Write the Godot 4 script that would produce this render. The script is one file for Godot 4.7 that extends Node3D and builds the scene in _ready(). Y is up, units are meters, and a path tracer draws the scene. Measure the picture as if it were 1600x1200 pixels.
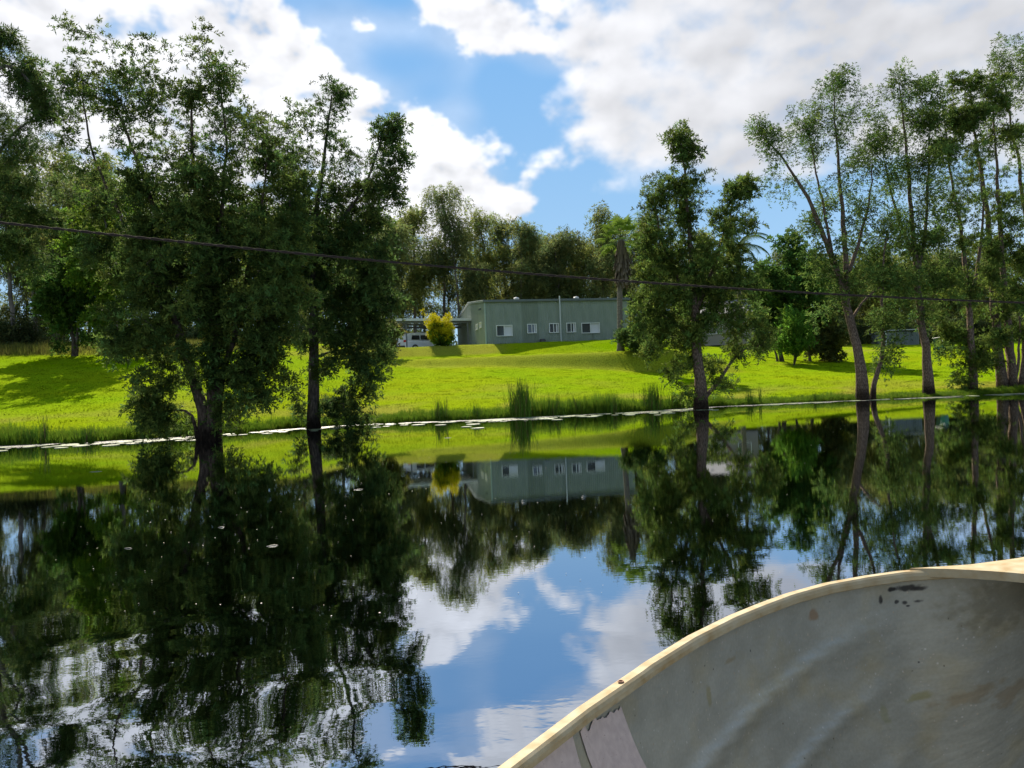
extends Node3D
# A pond with paperbark trees standing in its edge, a sunlit lawn and a green steel shed behind it, seen from a small aluminium boat.

const SUN_AZIMUTH := -16.0     # degrees left of straight ahead
const SUN_HEIGHT := 42.0
const EXPOSURE := 2.6
var rng := RandomNumberGenerator.new()
var grain := FastNoiseLite.new()
var patchy := FastNoiseLite.new()
var mats := {}


# ---------------------------------------------------------------- mesh and material helpers
class Geo:
	var v := PackedVector3Array()
	var n := PackedVector3Array()
	var c := PackedColorArray()
	var uv := PackedVector2Array()
	var i := PackedInt32Array()

	func quad(a: Vector3, b: Vector3, d: Vector3, e: Vector3, col := Color.WHITE) -> void:   # counter-clockwise from outside
		var m := (b - a).cross(d - a).normalized()
		if m == Vector3.ZERO:
			m = (d - a).cross(e - a).normalized()
		var o := v.size()
		v.append_array(PackedVector3Array([a, b, d, e]))
		n.append_array(PackedVector3Array([m, m, m, m]))
		c.append_array(PackedColorArray([col, col, col, col]))
		uv.append_array(PackedVector2Array([Vector2(0, 1), Vector2(1, 1), Vector2(1, 0), Vector2(0, 0)]))
		i.append_array(PackedInt32Array([o, o + 2, o + 1, o, o + 3, o + 2]))

	func tri(a: Vector3, b: Vector3, d: Vector3, col := Color.WHITE) -> void:
		var m := (b - a).cross(d - a).normalized()
		var o := v.size()
		v.append_array(PackedVector3Array([a, b, d]))
		n.append_array(PackedVector3Array([m, m, m]))
		c.append_array(PackedColorArray([col, col, col]))
		uv.append_array(PackedVector2Array([Vector2(0, 1), Vector2(1, 1), Vector2(0.5, 0)]))
		i.append_array(PackedInt32Array([o, o + 2, o + 1]))

	func box(at: Vector3, size: Vector3, bas := Basis.IDENTITY, col := Color.WHITE, bev := 0.0) -> void:
		var h := size / 2.0
		for ax in 3:
			for s in [-1.0, 1.0]:
				var d := Vector3.ZERO; d[ax] = s
				var p := Vector3.ZERO; p[(ax + 1) % 3] = 1.0
				var q := Vector3.ZERO; q[(ax + 2) % 3] = s
				var hp := Vector3(h.x - bev, h.y - bev, h.z - bev)
				var cd := d * h
				quad(at + bas * (cd - p * hp - q * hp), at + bas * (cd + p * hp - q * hp), at + bas * (cd + p * hp + q * hp), at + bas * (cd - p * hp + q * hp), col)
		if bev > 0.0:
			for ax in 3:
				var a1 := (ax + 1) % 3
				var a2 := (ax + 2) % 3
				for s1 in [-1.0, 1.0]:
					for s2 in [-1.0, 1.0]:
						var e := Vector3.ZERO; e[ax] = h[ax] - bev
						var f1 := Vector3.ZERO; f1[a1] = s1 * h[a1]; f1[a2] = s2 * (h[a2] - bev)
						var f2 := Vector3.ZERO; f2[a1] = s1 * (h[a1] - bev); f2[a2] = s2 * h[a2]
						if s1 * s2 > 0:
							quad(at + bas * (f1 - e), at + bas * (f2 - e), at + bas * (f2 + e), at + bas * (f1 + e), col)
						else:
							quad(at + bas * (f2 - e), at + bas * (f1 - e), at + bas * (f1 + e), at + bas * (f2 + e), col)

	func tube(p: PackedVector3Array, r: PackedFloat32Array, sides: int, col := Color.WHITE, wob := 0.0, cap := false, ring := PackedColorArray()) -> void:
		var o := v.size()
		var m := p.size()
		var ref := Vector3(0.31, 0.17, 0.93).normalized()
		var run := 0.0
		for k in m:
			var t := (p[mini(k + 1, m - 1)] - p[maxi(k - 1, 0)]).normalized()
			var a := (ref - t * ref.dot(t)).normalized()
			ref = a
			var b := t.cross(a)
			if k > 0:
				run += p[k].distance_to(p[k - 1])
			for s in sides + 1:
				var g := TAU * s / sides
				var d := a * cos(g) + b * sin(g)
				var rr := r[k]
				if wob > 0.0:
					rr *= 1.0 + wob * (sin(g * 3.0 + p[k].x * 7.0 + p[k].y * 0.9) * 0.6 + sin(g * 5.0 - p[k].y * 1.7) * 0.4)
				v.append(p[k] + d * rr)
				n.append(d)
				c.append(col if ring.is_empty() else ring[k])
				uv.append(Vector2(float(s) / sides, run))
		for k in m - 1:
			for s in sides:
				var q := o + k * (sides + 1) + s
				i.append_array(PackedInt32Array([q, q + sides + 1, q + 1, q + 1, q + sides + 1, q + sides + 2]))
		if cap:
			for e in [0, m - 1]:
				var w := v.size()
				var t2: Vector3 = (p[0] - p[1]).normalized() if e == 0 else (p[m - 1] - p[m - 2]).normalized()
				v.append(p[e]); n.append(t2); c.append(col); uv.append(Vector2(0.5, 0.5))
				for s in sides + 1:
					v.append(v[o + e * (sides + 1) + s]); n.append(t2); c.append(col); uv.append(Vector2(0.5, 0.5))
				for s in sides:
					if e == 0:
						i.append_array(PackedInt32Array([w, w + s + 1, w + s + 2]))
					else:
						i.append_array(PackedInt32Array([w, w + s + 2, w + s + 1]))

	func grid(cols: int, rows: int, p: PackedVector3Array, nn: PackedVector3Array, cc := PackedColorArray(), uu := PackedVector2Array()) -> void:
		var o := v.size()
		v.append_array(p)
		n.append_array(nn)
		if cc.size() == 0:
			cc.resize(p.size()); cc.fill(Color.WHITE)
		if uu.size() == 0:
			uu.resize(p.size())
		c.append_array(cc)
		uv.append_array(uu)
		for y in rows - 1:
			for x in cols - 1:
				var q := o + y * cols + x
				i.append_array(PackedInt32Array([q, q + 1, q + cols, q + 1, q + cols + 1, q + cols]))

	func lathe(prof: Array, sides: int, at := Vector3.ZERO, bas := Basis.IDENTITY, col := Color.WHITE) -> void:
		for k in prof.size() - 1:
			for s in sides:
				var g0 := TAU * s / sides
				var g1 := TAU * (s + 1) / sides
				var p0: Vector2 = prof[k]
				var p1: Vector2 = prof[k + 1]
				quad(at + bas * Vector3(cos(g0) * p0.x, p0.y, -sin(g0) * p0.x), at + bas * Vector3(cos(g1) * p0.x, p0.y, -sin(g1) * p0.x), at + bas * Vector3(cos(g1) * p1.x, p1.y, -sin(g1) * p1.x), at + bas * Vector3(cos(g0) * p1.x, p1.y, -sin(g0) * p1.x), col)

	func mesh() -> ArrayMesh:
		var a := []
		a.resize(Mesh.ARRAY_MAX)
		a[Mesh.ARRAY_VERTEX] = v
		a[Mesh.ARRAY_NORMAL] = n
		a[Mesh.ARRAY_COLOR] = c
		a[Mesh.ARRAY_TEX_UV] = uv
		a[Mesh.ARRAY_INDEX] = i
		var m := ArrayMesh.new()
		m.add_surface_from_arrays(Mesh.PRIMITIVE_TRIANGLES, a)
		return m


func lin(r: float, g: float, b: float) -> Color:   # a real-world base colour
	return Color(r, g, b).linear_to_srgb()


func mat(key: String, col: Color, rough := 0.8, metal := 0.0, spec := 0.5) -> StandardMaterial3D:
	if mats.has(key):
		return mats[key]
	var m := StandardMaterial3D.new()
	m.resource_name = key
	m.albedo_color = col
	m.roughness = rough
	m.metallic = metal
	m.metallic_specular = spec
	m.vertex_color_use_as_albedo = true
	mats[key] = m
	return m


func noise_tex(freq: float, octaves: int, size: int, stops: Array, kind := FastNoiseLite.TYPE_SIMPLEX_SMOOTH, seed_ := 3) -> NoiseTexture2D:
	var f := FastNoiseLite.new()
	f.noise_type = kind
	f.seed = seed_
	f.frequency = freq
	f.fractal_octaves = octaves
	var t := NoiseTexture2D.new()
	t.width = size
	t.height = size
	t.seamless = true
	t.noise = f
	if stops.size():
		var g := Gradient.new()
		var off := PackedFloat32Array()
		var cs := PackedColorArray()
		for s in stops:
			off.append(s[0])
			cs.append(s[1])
		g.offsets = off
		g.colors = cs
		t.color_ramp = g
	return t


func part(called: String, g, m: Material, parent: Node) -> MeshInstance3D:
	var o := MeshInstance3D.new()
	o.name = called
	o.mesh = g.mesh() if g is Geo else g
	o.material_override = m
	parent.add_child(o, true)
	return o


func tag(o: Node, label: String, category := "", group := "", kind := "") -> Node:
	if label: o.set_meta("label", label)
	if category: o.set_meta("category", category)
	if group: o.set_meta("group", group)
	if kind: o.set_meta("kind", kind)
	return o


func thing(called: String, at: Vector3, label: String, category: String, group := "") -> Node3D:
	var o := Node3D.new()
	o.name = called
	o.position = at
	add_child(o, true)
	tag(o, label, category, group)
	return o


func copy_of(o: Node3D, at: Vector3, turn: float, label := "") -> Node3D:
	var d: Node3D = o.duplicate()
	d.name = o.name
	add_child(d, true)
	d.position = at
	d.rotation.y = turn
	if label: d.set_meta("label", label)
	return d


func rr(a: float, b: float) -> float:
	return rng.randf_range(a, b)


func ball() -> Vector3:
	var p := Vector3(rr(-1, 1), rr(-1, 1), rr(-1, 1))
	while p.length_squared() > 1.0:
		p = Vector3(rr(-1, 1), rr(-1, 1), rr(-1, 1))
	return p


func table(t: Array, x: float) -> float:
	if x <= t[0][0]:
		return t[0][1]
	for k in t.size() - 1:
		if x < t[k + 1][0]:
			return lerpf(t[k][1], t[k + 1][1], (x - t[k][0]) / (t[k + 1][0] - t[k][0]))
	return t[-1][1]


# ---------------------------------------------------------------- the lie of the land
const SHORE := [[-160, 16], [-80, 18], [-40, 20.5], [-20.5, 23.3], [-16, 22.9], [-13.25, 23.3], [-10.3, 24.5], [-8.15, 26.6], [-5.4, 28], [-1.5, 27.9], [2, 28.7], [5, 29.4], [8.1, 31.2], [12.5, 32], [16.75, 32.2], [23, 33], [29, 33.3], [60, 37], [160, 40]]
const SLOPE := [[-30, 0.175], [-16, 0.17], [-6, 0.145], [0, 0.135], [10, 0.115], [25, 0.1], [60, 0.1]]
const PLATEAU := [[-30, 4.6], [-10, 4.4], [0, 4.1], [14, 4.0], [25, 3.8]]
const TERRACE := [[0, 0.0], [44.2, 0.0], [46.2, 3.0], [48.7, 3.2], [51.0, 4.05], [60, 4.1], [90, 4.4]]
const CLOUDS := [   # azimuth, height, half width, half height (degrees), strength, brightness
	[-32.6, 23.1, 4.9, 3.8, 0.95, 0.84],
	[-25.5, 23.6, 6.9, 4.9, 1.05, 0.90],
	[-18.3, 21.6, 5.8, 4.5, 1.05, 0.93],
	[-13.9, 19.4, 4.0, 4.8, 1.00, 0.95],
	[-28.5, 17.4, 8.5, 6.6, 0.95, 0.90],
	[-19.9, 14.7, 9.2, 6.1, 1.00, 0.95],
	[-11.2, 15.0, 2.9, 4.4, 0.80, 0.93],
	[-7.2, 18.4, 2.9, 3.1, 1.05, 0.96],
	[-4.3, 16.3, 3.9, 3.1, 1.10, 0.93],
	[-0.8, 14.2, 2.9, 2.1, 1.00, 0.90],
	[-6.7, 13.2, 6.9, 3.5, 1.00, 0.92],
	[-40.5, 17.7, 7.2, 7.6, 0.80, 0.88],
	[-9.5, 25.9, 1.9, 1.2, 0.58, 0.88],
	[-0.7, 25.8, 3.3, 2.1, 1.00, 0.93],
	[-3.6, 27.0, 2.7, 1.1, 0.95, 0.93],
	[1.4, 24.2, 1.7, 1.0, 0.75, 0.90],
	[3.3, 26.4, 1.5, 1.5, 0.50, 0.90],
	[7.6, 22.5, 2.8, 5.4, 0.90, 0.82],
	[11.2, 22.1, 6.2, 6.8, 1.00, 0.74],
	[16.5, 23.9, 8.7, 6.7, 1.05, 0.72],
	[23.9, 21.9, 9.6, 6.8, 1.10, 0.54],
	[31.3, 20.7, 8.0, 5.1, 1.10, 0.72],
	[29.3, 16.9, 9.9, 3.0, 1.00, 0.50],
	[14.4, 17.7, 5.1, 3.4, 0.90, 0.68],
	[11.0, 16.9, 2.9, 2.0, 0.55, 0.80],
	[36.0, 17.0, 5.9, 6.4, 1.05, 0.62],
	[44.1, 15.1, 5.6, 6.4, 0.90, 0.70],
	[22.0, 15.9, 5.1, 1.8, 0.60, 0.66],
	[5.0, 16.7, 2.3, 1.9, 0.42, 0.85],
	[19.4, 28.8, 17.7, 4.2, 0.80, 0.74],
	[-22.3, 29.5, 14.9, 3.7, 0.70, 0.85],
]
const PADS := [
	[-1.6, 8.0, 1.7, 105, "round lily pad in the crowded band of pads before the tall reeds", "lily pads before the reeds"],
	[-15.5, -7.5, 2.6, 60, "round lily pad floating below the left lawn by the big multi-stemmed tree", "lily pads by the left bank"],
	[-7.5, -1.8, 2.2, 40, "round lily pad floating on the green reflection between the left trees and the reeds", "lily pads in the middle"],
	[8.5, 24.0, 1.0, 45, "round lily pad in the thin line of pads along the right bank", "lily pads by the right bank"],
	[-2.0, 6.0, 4.5, 12, "lone lily pad drifted out from the band before the reeds", "stray lily pads"],
]
const DRIFT := [
	[-2.22, -6.64, 0.30, 0.16, "pale floating leaf blade, brightest on the dark water at the left"],
	[-3.59, -6.77, -0.20, 0.12, "small dull leaf floating on the dark water far left"],
	[-3.08, -7.65, 0.20, 0.10, "narrow pale leaf floating below the reflected big trunk"],
	[-2.16, -10.08, 0.15, 0.20, "thin pale twig floating left of the shed's reflection"],
	[-7.91, -13.88, 0.10, 0.35, "long pale leaf floating on the green reflection at far left"],
	[-1.72, -19.14, 0.00, 0.30, "slim floating leaf on the green water below the left lily pads"],
]
const PAINT := [[1.37, 1.51, 1.07, 1.26, 0.034, 0.03], [1.54, 1.85, 1.31, 1.7, 0.02, 0.012]]   # stations above (bow, aft), below, and how far under the rail


func ground(x: float, z: float) -> float:
	var d := -z
	var s := d - table(SHORE, x)
	var r := 0.0
	if s < 0.0:
		r = maxf(-1.2, s * 0.3)
	else:
		var lawn := table(SLOPE, x) * s + 0.1 * (1.0 - exp(-s / 0.4))
		var top := table(PLATEAU, x) + 0.012 * s
		var h := clampf(0.5 + (top - lawn), 0.0, 1.0)
		r = top * (1.0 - h) + lawn * h - 0.5 * h * (1.0 - h)
		var m := smoothstep(-15.0, -10.5, x) * (1.0 - smoothstep(10.0, 15.0, x)) * smoothstep(43.0, 44.5, d)
		if m > 0.0:
			if d < 46.2:
				var base := table(SLOPE, x) * (44.2 - table(SHORE, x)) + 0.1
				r = lerpf(r, maxf(r, base + (3.0 - base) * smoothstep(44.2, 46.2, d)), m)
			else:
				r = lerpf(r, table(TERRACE, d), m)
	r = maxf(r, (absf(x) - 90.0) * 0.08)
	return maxf(r, (z - 45.0) * 0.08)


func on_ground(x: float, z: float) -> Vector3:
	return Vector3(x, ground(x, z), z)


func lawn_color(x: float, z: float) -> Color:   # the grass itself: yellow-green, with drier brown patches on the little banks
	var d := -z
	var a := patchy.get_noise_2d(x * 4.0, z * 6.0) * 0.5 + 0.5
	var b := patchy.get_noise_2d(x * 17.0 + 400.0, z * 22.0) * 0.5 + 0.5
	var c := Color(0.160, 0.258, 0.004).lerp(Color(0.215, 0.268, 0.006), clampf(a * 1.5 - 0.35, 0, 1))
	c = c.lerp(Color(0.135, 0.26, 0.003), clampf(b * 1.3 - 0.55, 0, 1))
	var dry := 0.0
	if x > -14.0 and x < 14.0:
		dry = smoothstep(43.0, 44.6, d) * (1.0 - smoothstep(46.0, 47.2, d)) * 0.33
		dry = maxf(dry, smoothstep(48.6, 49.2, d) * (1.0 - smoothstep(50.9, 51.6, d)) * 0.5 * (1.0 - smoothstep(-1.5, 0.5, x)))
	dry = maxf(dry, smoothstep(0.58, 0.82, patchy.get_noise_2d(x * 5.0 - 90.0, z * 9.0) * 0.5 + 0.5) * 0.4)
	var s := d - table(SHORE, x)
	dry = maxf(dry, (1.0 - smoothstep(1.5, 7.0, s)) * smoothstep(0.35, 0.7, b) * 0.55)
	if x < -17.0:
		dry = maxf(dry, smoothstep(44.0, 46.0, d) * (1.0 - smoothstep(49.0, 53.0, d)) * 0.4)
	c = c.lerp(Color(0.24, 0.19, 0.05), clampf(dry * (0.55 + b * 0.9), 0, 1))
	if d > 55.0:
		c = c.lerp(Color(0.11, 0.10, 0.05), smoothstep(55.0, 62.0, d) * 0.75 * (1.0 if x < 12.0 else smoothstep(66.0, 80.0, d)))
	if s < 0.4:
		c = c.lerp(Color(0.05, 0.045, 0.02), smoothstep(0.4, -0.2, s))
	return c


# ---------------------------------------------------------------- plants
func leaf_clump(count: int, radius: float, length: float, width: float, droop: float, flat := 0.75, tones := Vector2(0.75, 1.25)) -> ArrayMesh:
	var g := Geo.new()
	for k in count:
		var p := ball()
		p.y *= flat
		var d := (p + Vector3(0, -droop, 0) + ball() * 0.7).normalized()
		p *= radius
		var l := length * rr(0.7, 1.25)
		var side := d.cross(ball().normalized()).normalized() * width * 0.5 * rr(0.8, 1.2)
		var bend := d.cross(side).normalized() * l * rr(-0.12, 0.12)
		var t := rr(tones.x, tones.y)
		var col := Color(t * rr(0.92, 1.1), t, t * rr(0.85, 1.15))
		g.quad(p, p + d * l * 0.45 + side + bend, p + d * l, p + d * l * 0.45 - side + bend, col)
	return g.mesh()


func spray_clump(twigs: int, leaves: int, radius: float, length: float, width: float, droop: float, tones := Vector2(0.7, 1.3)) -> ArrayMesh:   # leafy twigs spreading from one point
	var g := Geo.new()
	for j in twigs:
		var d := (ball().normalized() + Vector3(0, 0.25, 0)).normalized()
		var l := radius * rr(0.7, 1.35)
		var tone := rr(0.8, 1.2)
		var side := d.cross(Vector3(0.2, 1, 0.1)).normalized()
		for k in leaves:
			var u := sqrt(rr(0.04, 1.0))
			var p := d * l * u + Vector3(0, -droop * l * u * u, 0) + ball() * radius * 0.07
			var out := side.rotated(d, TAU * k * 0.382)
			var e := (d * rr(0.4, 1.0) + out * rr(0.5, 1.0) + Vector3(0, -droop * rr(0.3, 1.4), 0)).normalized()
			var ll := length * rr(0.7, 1.25)
			var w := e.cross(ball().normalized()).normalized() * width * 0.5 * rr(0.8, 1.2)
			var bend := e.cross(w).normalized() * ll * rr(-0.1, 0.1)
			var t := tone * rr(tones.x, tones.y)
			g.quad(p, p + e * ll * 0.45 + w + bend, p + e * ll, p + e * ll * 0.45 - w + bend, Color(t * rr(0.92, 1.12), t, t * rr(0.8, 1.1)))
	return g.mesh()


func leaf_mat(key: String, glow := 0.5, rough := 0.5) -> StandardMaterial3D:
	if mats.has(key):
		return mats[key]
	var m := mat(key, Color.WHITE, rough, 0.0, 0.1)
	m.cull_mode = BaseMaterial3D.CULL_DISABLED
	m.backlight_enabled = true
	m.backlight = Color(glow, glow, glow)
	return m


func scatter(called: String, mesh: Mesh, m: Material, where: Array, tints: PackedColorArray, parent: Node) -> MultiMeshInstance3D:
	var mm := MultiMesh.new()
	mm.transform_format = MultiMesh.TRANSFORM_3D
	mm.use_colors = true
	mm.mesh = mesh
	mm.instance_count = where.size()
	for k in where.size():
		var t: Transform3D = where[k]
		mm.set_instance_transform(k, t)
		mm.set_instance_color(k, tints[k])
	var o := MultiMeshInstance3D.new()
	o.name = called
	o.multimesh = mm
	o.material_override = m
	parent.add_child(o, true)
	return o


# A tree from its stems and the volumes that its foliage fills: shoots are placed in the volumes and each is joined by a bough to the nearest wood that exists already.
# stems: [points, thickness below, thickness above]; volumes: [x, y, z, rx, ry, rz, number of shoots]; look: clump (mesh), leaf (material), bark, tint, clumps, spread, tip
func grow(root: Node3D, stems: Array, volumes: Array, look: Dictionary) -> void:
	var at := root.position
	var pos := PackedVector3Array()
	var par := PackedInt32Array()
	var rad := PackedFloat32Array()
	var bark: Material = look.bark
	var sides: int = look.get("sides", 10)
	for s in stems:
		var pts: Array = s[0]
		var line := PackedVector3Array()
		var thick := PackedFloat32Array()
		var last := -1
		var m := pts.size()
		var total := 0.0
		for k in m - 1:
			total += pts[k].distance_to(pts[k + 1])
		var gone := 0.0
		for k in m - 1:
			var a: Vector3 = pts[k]
			var b: Vector3 = pts[k + 1]
			var pre: Vector3 = pts[k - 1] if k > 0 else a * 2.0 - b
			var post: Vector3 = pts[k + 2] if k + 2 < m else b * 2.0 - a
			var n := maxi(2, int(a.distance_to(b) / 0.35))
			for q in n + (1 if k == m - 2 else 0):
				var t := float(q) / n
				var p := a.cubic_interpolate(b, pre, post, t)
				var f := (gone + a.distance_to(b) * t) / total
				p += Vector3(grain.get_noise_3d(p.y * 40, p.x * 9, 7.0), 0, grain.get_noise_3d(p.y * 40, p.x * 9, 77.0)) * 0.10 * minf(1.0, f * 4.0)
				var r: float = lerpf(s[1], s[2], pow(f, 0.8))
				if s.size() < 4:
					r *= 1.0 + 0.55 * exp(-f * total / 0.5)
				line.append(p - at)
				thick.append(r)
				pos.append(p)
				rad.append(r)
				par.append(last)
				last = pos.size() - 1
			gone += a.distance_to(b)
		var wet := PackedColorArray()     # bark stained black where the pond reaches it
		for q in line:
			var f := smoothstep(0.15, 0.75, q.y + at.y + grain.get_noise_2d(q.x * 200.0, q.y * 40.0) * 0.2)
			wet.append(Color(0.16, 0.15, 0.14).lerp(Color.WHITE, f))
		var trunk := Geo.new()
		trunk.tube(line, thick, sides, Color.WHITE, 0.17 if sides > 7 else 0.0, false, wet)
		part("trunk", trunk, bark, root)
	var n_stem := pos.size()
	var where := []
	var tints := PackedColorArray()
	var tips := []
	var reach: float = look.get("reach", 1.0)
	for w in volumes:
		var centre := Vector3(w[0], w[1], w[2])
		for k in int(w[6]):
			tips.append([centre + ball() * Vector3(w[3], w[4], w[5]) * reach, 0.0, float(w[7]) if w.size() > 7 else 1.0])
	for t in tips:
		var best := 1e9
		for k in range(0, n_stem, 3):
			best = minf(best, pos[k].distance_squared_to(t[0]))
		t[1] = best
	for s in stems:      # every leader ends in leaves
		var e: Vector3 = s[0][-1]
		for k in int(look.get("ends", 0)):
			tips.append([e + ball() * Vector3(0.55, 0.6, 0.55) + Vector3(0, 0.1, 0), 0.0, 0.6])
	tips.sort_custom(func(a, b): return a[1] < b[1])
	var tint: Color = look.tint
	var per: int = look.clumps
	var spread: float = look.spread
	var step: float = look.get("step", 0.3)
	var low: float = pos[0].y + float(look.get("bare", 1.0))
	for t in tips:
		var q: Vector3 = t[0]
		var best := 1e9
		var from := 0
		for k in pos.size():
			var d2 := pos[k].distance_squared_to(q)
			if d2 < best * 3.0:
				var up := pos[k].y - q.y
				var cost := d2 * (1.0 if up < 0.0 else 1.0 + minf(2.0, up * 2.0)) + (0.0 if k >= n_stem else rad[k] * 1.5)
				if pos[k].y < low: cost *= 4.0
				if cost < best:
					best = cost
					from = k
		var p := pos[from]
		var dist := p.distance_to(q)
		var n := maxi(1, int(dist / step))
		var mid := p.lerp(q, 0.5) + Vector3(0, dist * rr(-0.02, 0.2), 0) + ball() * dist * 0.14
		var last := from
		for k in n:
			var u := float(k + 1) / n
			var b := p.lerp(mid, u).lerp(mid.lerp(q, u), u) + ball() * 0.04 * (0.0 if k == n - 1 else 1.0)
			pos.append(b)
			par.append(last)
			rad.append(0.0)
			last = pos.size() - 1
		var thin: float = t[2]
		for k in maxi(2, roundi(per * thin)):
			var u := 1.0 - rr(0, 1) * rr(0, 1) * minf(1.0, 1.3 / maxf(dist, 0.1))
			var b := p.lerp(mid, u).lerp(mid.lerp(q, u), u) + ball() * spread
			var bas := Basis(Vector3.UP, rr(0, TAU)) * Basis(Vector3(rr(-1, 1), 0, rr(-1, 1)).normalized(), rr(0, 0.7))
			var sc := rr(0.7, 1.3) * lerpf(0.62, 1.0, thin)
			where.append(Transform3D(bas.scaled(Vector3(sc, sc, sc)), b - at))
			var l := rr(0.5, 1.45)
			var warm := rr(-0.12, 0.16)
			tints.append(Color(tint.r * l * (1.0 + warm * 1.4), tint.g * l, tint.b * l * (1.0 - warm)))
	# boughs: thickness from what each carries
	var weight := PackedFloat32Array()
	weight.resize(pos.size())
	var heir := PackedInt32Array()
	heir.resize(pos.size()); heir.fill(-1)
	var kids := PackedInt32Array()
	kids.resize(pos.size())
	for k in range(pos.size() - 1, n_stem - 1, -1):
		if kids[k] == 0:
			weight[k] = 1.0
		weight[par[k]] += weight[k]
		kids[par[k]] += 1
		if heir[par[k]] < 0 or weight[k] > weight[heir[par[k]]]:
			heir[par[k]] = k
	var tip: float = look.get("tip", 0.007)
	var twig: Material = look.get("twig", bark)
	var small := Geo.new()
	var bough_of := {}
	var owner_of := PackedInt32Array()
	owner_of.resize(pos.size()); owner_of.fill(-1)
	for k in range(n_stem, pos.size()):
		var r := tip * pow(weight[k], 0.5)
		if par[k] < n_stem:
			r = minf(r, rad[par[k]] * 0.7)
		else:
			r = minf(r, rad[par[k]])
		rad[k] = maxf(r, tip)
	for k in range(n_stem, pos.size()):
		if par[k] >= n_stem and heir[par[k]] == k:
			continue
		var line := PackedVector3Array([pos[par[k]] - at])
		var thick := PackedFloat32Array([minf(rad[par[k]], rad[k] * 1.15)])
		var q := k
		while q >= 0:
			line.append(pos[q] - at)
			thick.append(rad[q] if heir[q] >= 0 else tip * 0.5)
			q = heir[q]
		var mine: int = k if par[k] < n_stem else owner_of[par[k]]
		q = k
		while q >= 0:
			owner_of[q] = mine
			q = heir[q]
		if sides < 10 or rad[mine] < 0.014:
			small.tube(line, thick, 4)
		else:
			if not bough_of.has(mine): bough_of[mine] = Geo.new()
			bough_of[mine].tube(line, thick, 4 if thick[0] < 0.03 else 6)
	for b in bough_of:
		part("limb", bough_of[b], twig, root)
	if small.v.size():
		tag(part("twigs", small, twig, root), "", "", "", "stuff")
	if where.size():
		tag(scatter("crown", look.clump, look.leaf, where, tints, root), "", "", "", "stuff")


func gum(called: String, base: Vector3, height: float, radius: float, label: String, group: String, look: Dictionary, bare := 0.35, shoots := 30) -> void:
	var o := thing(called, base, label, "tree", group)
	var lean := Vector3(rr(-0.06, 0.06), 0, rr(-0.05, 0.05)) * height
	var stems := []
	var top := base + Vector3(0, height * 0.9, 0) + lean
	var kink := base + Vector3(rr(-0.2, 0.2), height * 0.45, rr(-0.2, 0.2)) + lean * 0.35
	var r0 := 0.011 * height + 0.05
	stems.append([[base - Vector3(0, 0.3, 0), kink, top], r0, 0.05])
	if rr(0, 1) < 0.6:
		var f := kink.lerp(top, rr(0.0, 0.3))
		stems.append([[f, f + Vector3(rr(-1, 1) * radius * 0.4, height * 0.2, rr(-0.5, 0.5) * radius * 0.4), f + Vector3(rr(-1, 1) * radius * 0.9, height * rr(0.3, 0.42), rr(-1, 1) * radius * 0.6)], r0 * 0.6, 0.04, 1])
	var vols := []
	var n := 9
	for k in n:
		var u := float(k) / (n - 1)
		var y := height * lerpf(bare, 0.96, u)
		var w := radius * (0.55 + 0.75 * sin(PI * pow(u, 0.9) * 0.92 + 0.15))
		var g := rr(0, TAU)
		var off := w * rr(0.25, 0.7) * (0.35 if k == n - 1 else 1.0)
		var c := base + lean * u + Vector3(cos(g) * off, y, sin(g) * off * 0.8)
		var s := radius * rr(0.34, 0.6)
		vols.append([c.x, c.y, c.z, s * 1.15, s * 0.6, s, maxi(2, shoots / n)])
	grow(o, stems, vols, look)


func bush(called: String, base: Vector3, width: float, height: float, label: String, category: String, look: Dictionary, shoots: int, group := "") -> Node3D:
	var o := thing(called, base, label, category, group)
	var stems := []
	for k in 5:
		var g := rr(0, TAU)
		stems.append([[base - Vector3(0, 0.1, 0), base + Vector3(cos(g) * width * 0.14, height * 0.3, sin(g) * width * 0.14), base + Vector3(cos(g) * width * 0.3, height * 0.72, sin(g) * width * 0.3)], 0.035, 0.012, 1])
	var vols := [[base.x, base.y + height * 0.5, base.z, width * 0.42, height * 0.45, width * 0.42, shoots / 4]]
	for k in 7:
		var g := rr(0, TAU)
		vols.append([base.x + cos(g) * width * 0.3, base.y + height * rr(0.25, 0.8), base.z + sin(g) * width * 0.3, width * rr(0.14, 0.26), height * rr(0.12, 0.26), width * 0.22, shoots / 7])
	grow(o, stems, vols, look)
	return o


func blade_tuft(count: int, height: float, spread: float, width: float, lean: float, soft := false) -> ArrayMesh:
	var g := Geo.new()
	for k in count:
		var b := Vector3(rr(-1, 1), 0, rr(-1, 1)) * spread
		var h := height * rr(0.5, 1.1)
		var d := Vector3(rr(-1, 1), 0, rr(-1, 1)).normalized() * h * lean * rr(0.2, 1.0)
		var w := Vector3(d.z, 0, -d.x).normalized().rotated(Vector3.UP, rr(-0.6, 0.6)) * width * 0.5
		var t := rr(0.8, 1.2)
		var col := Color(t, t, t)
		g.quad(b - w, b + w, b + d * 0.35 + Vector3(0, h * 0.55, 0) + w * 0.8, b + d * 0.35 + Vector3(0, h * 0.55, 0) - w * 0.8, col)
		g.tri(b + d * 0.35 + Vector3(0, h * 0.55, 0) - w * 0.8, b + d * 0.35 + Vector3(0, h * 0.55, 0) + w * 0.8, b + d + Vector3(0, h, 0), col)
	if soft:      # a mown sward shades as one soft surface
		for k in g.n.size():
			g.n[k] = (Vector3.UP * 2.2 + g.n[k] * signf(g.n[k].y + 0.001)).normalized()
	return g.mesh()


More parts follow.
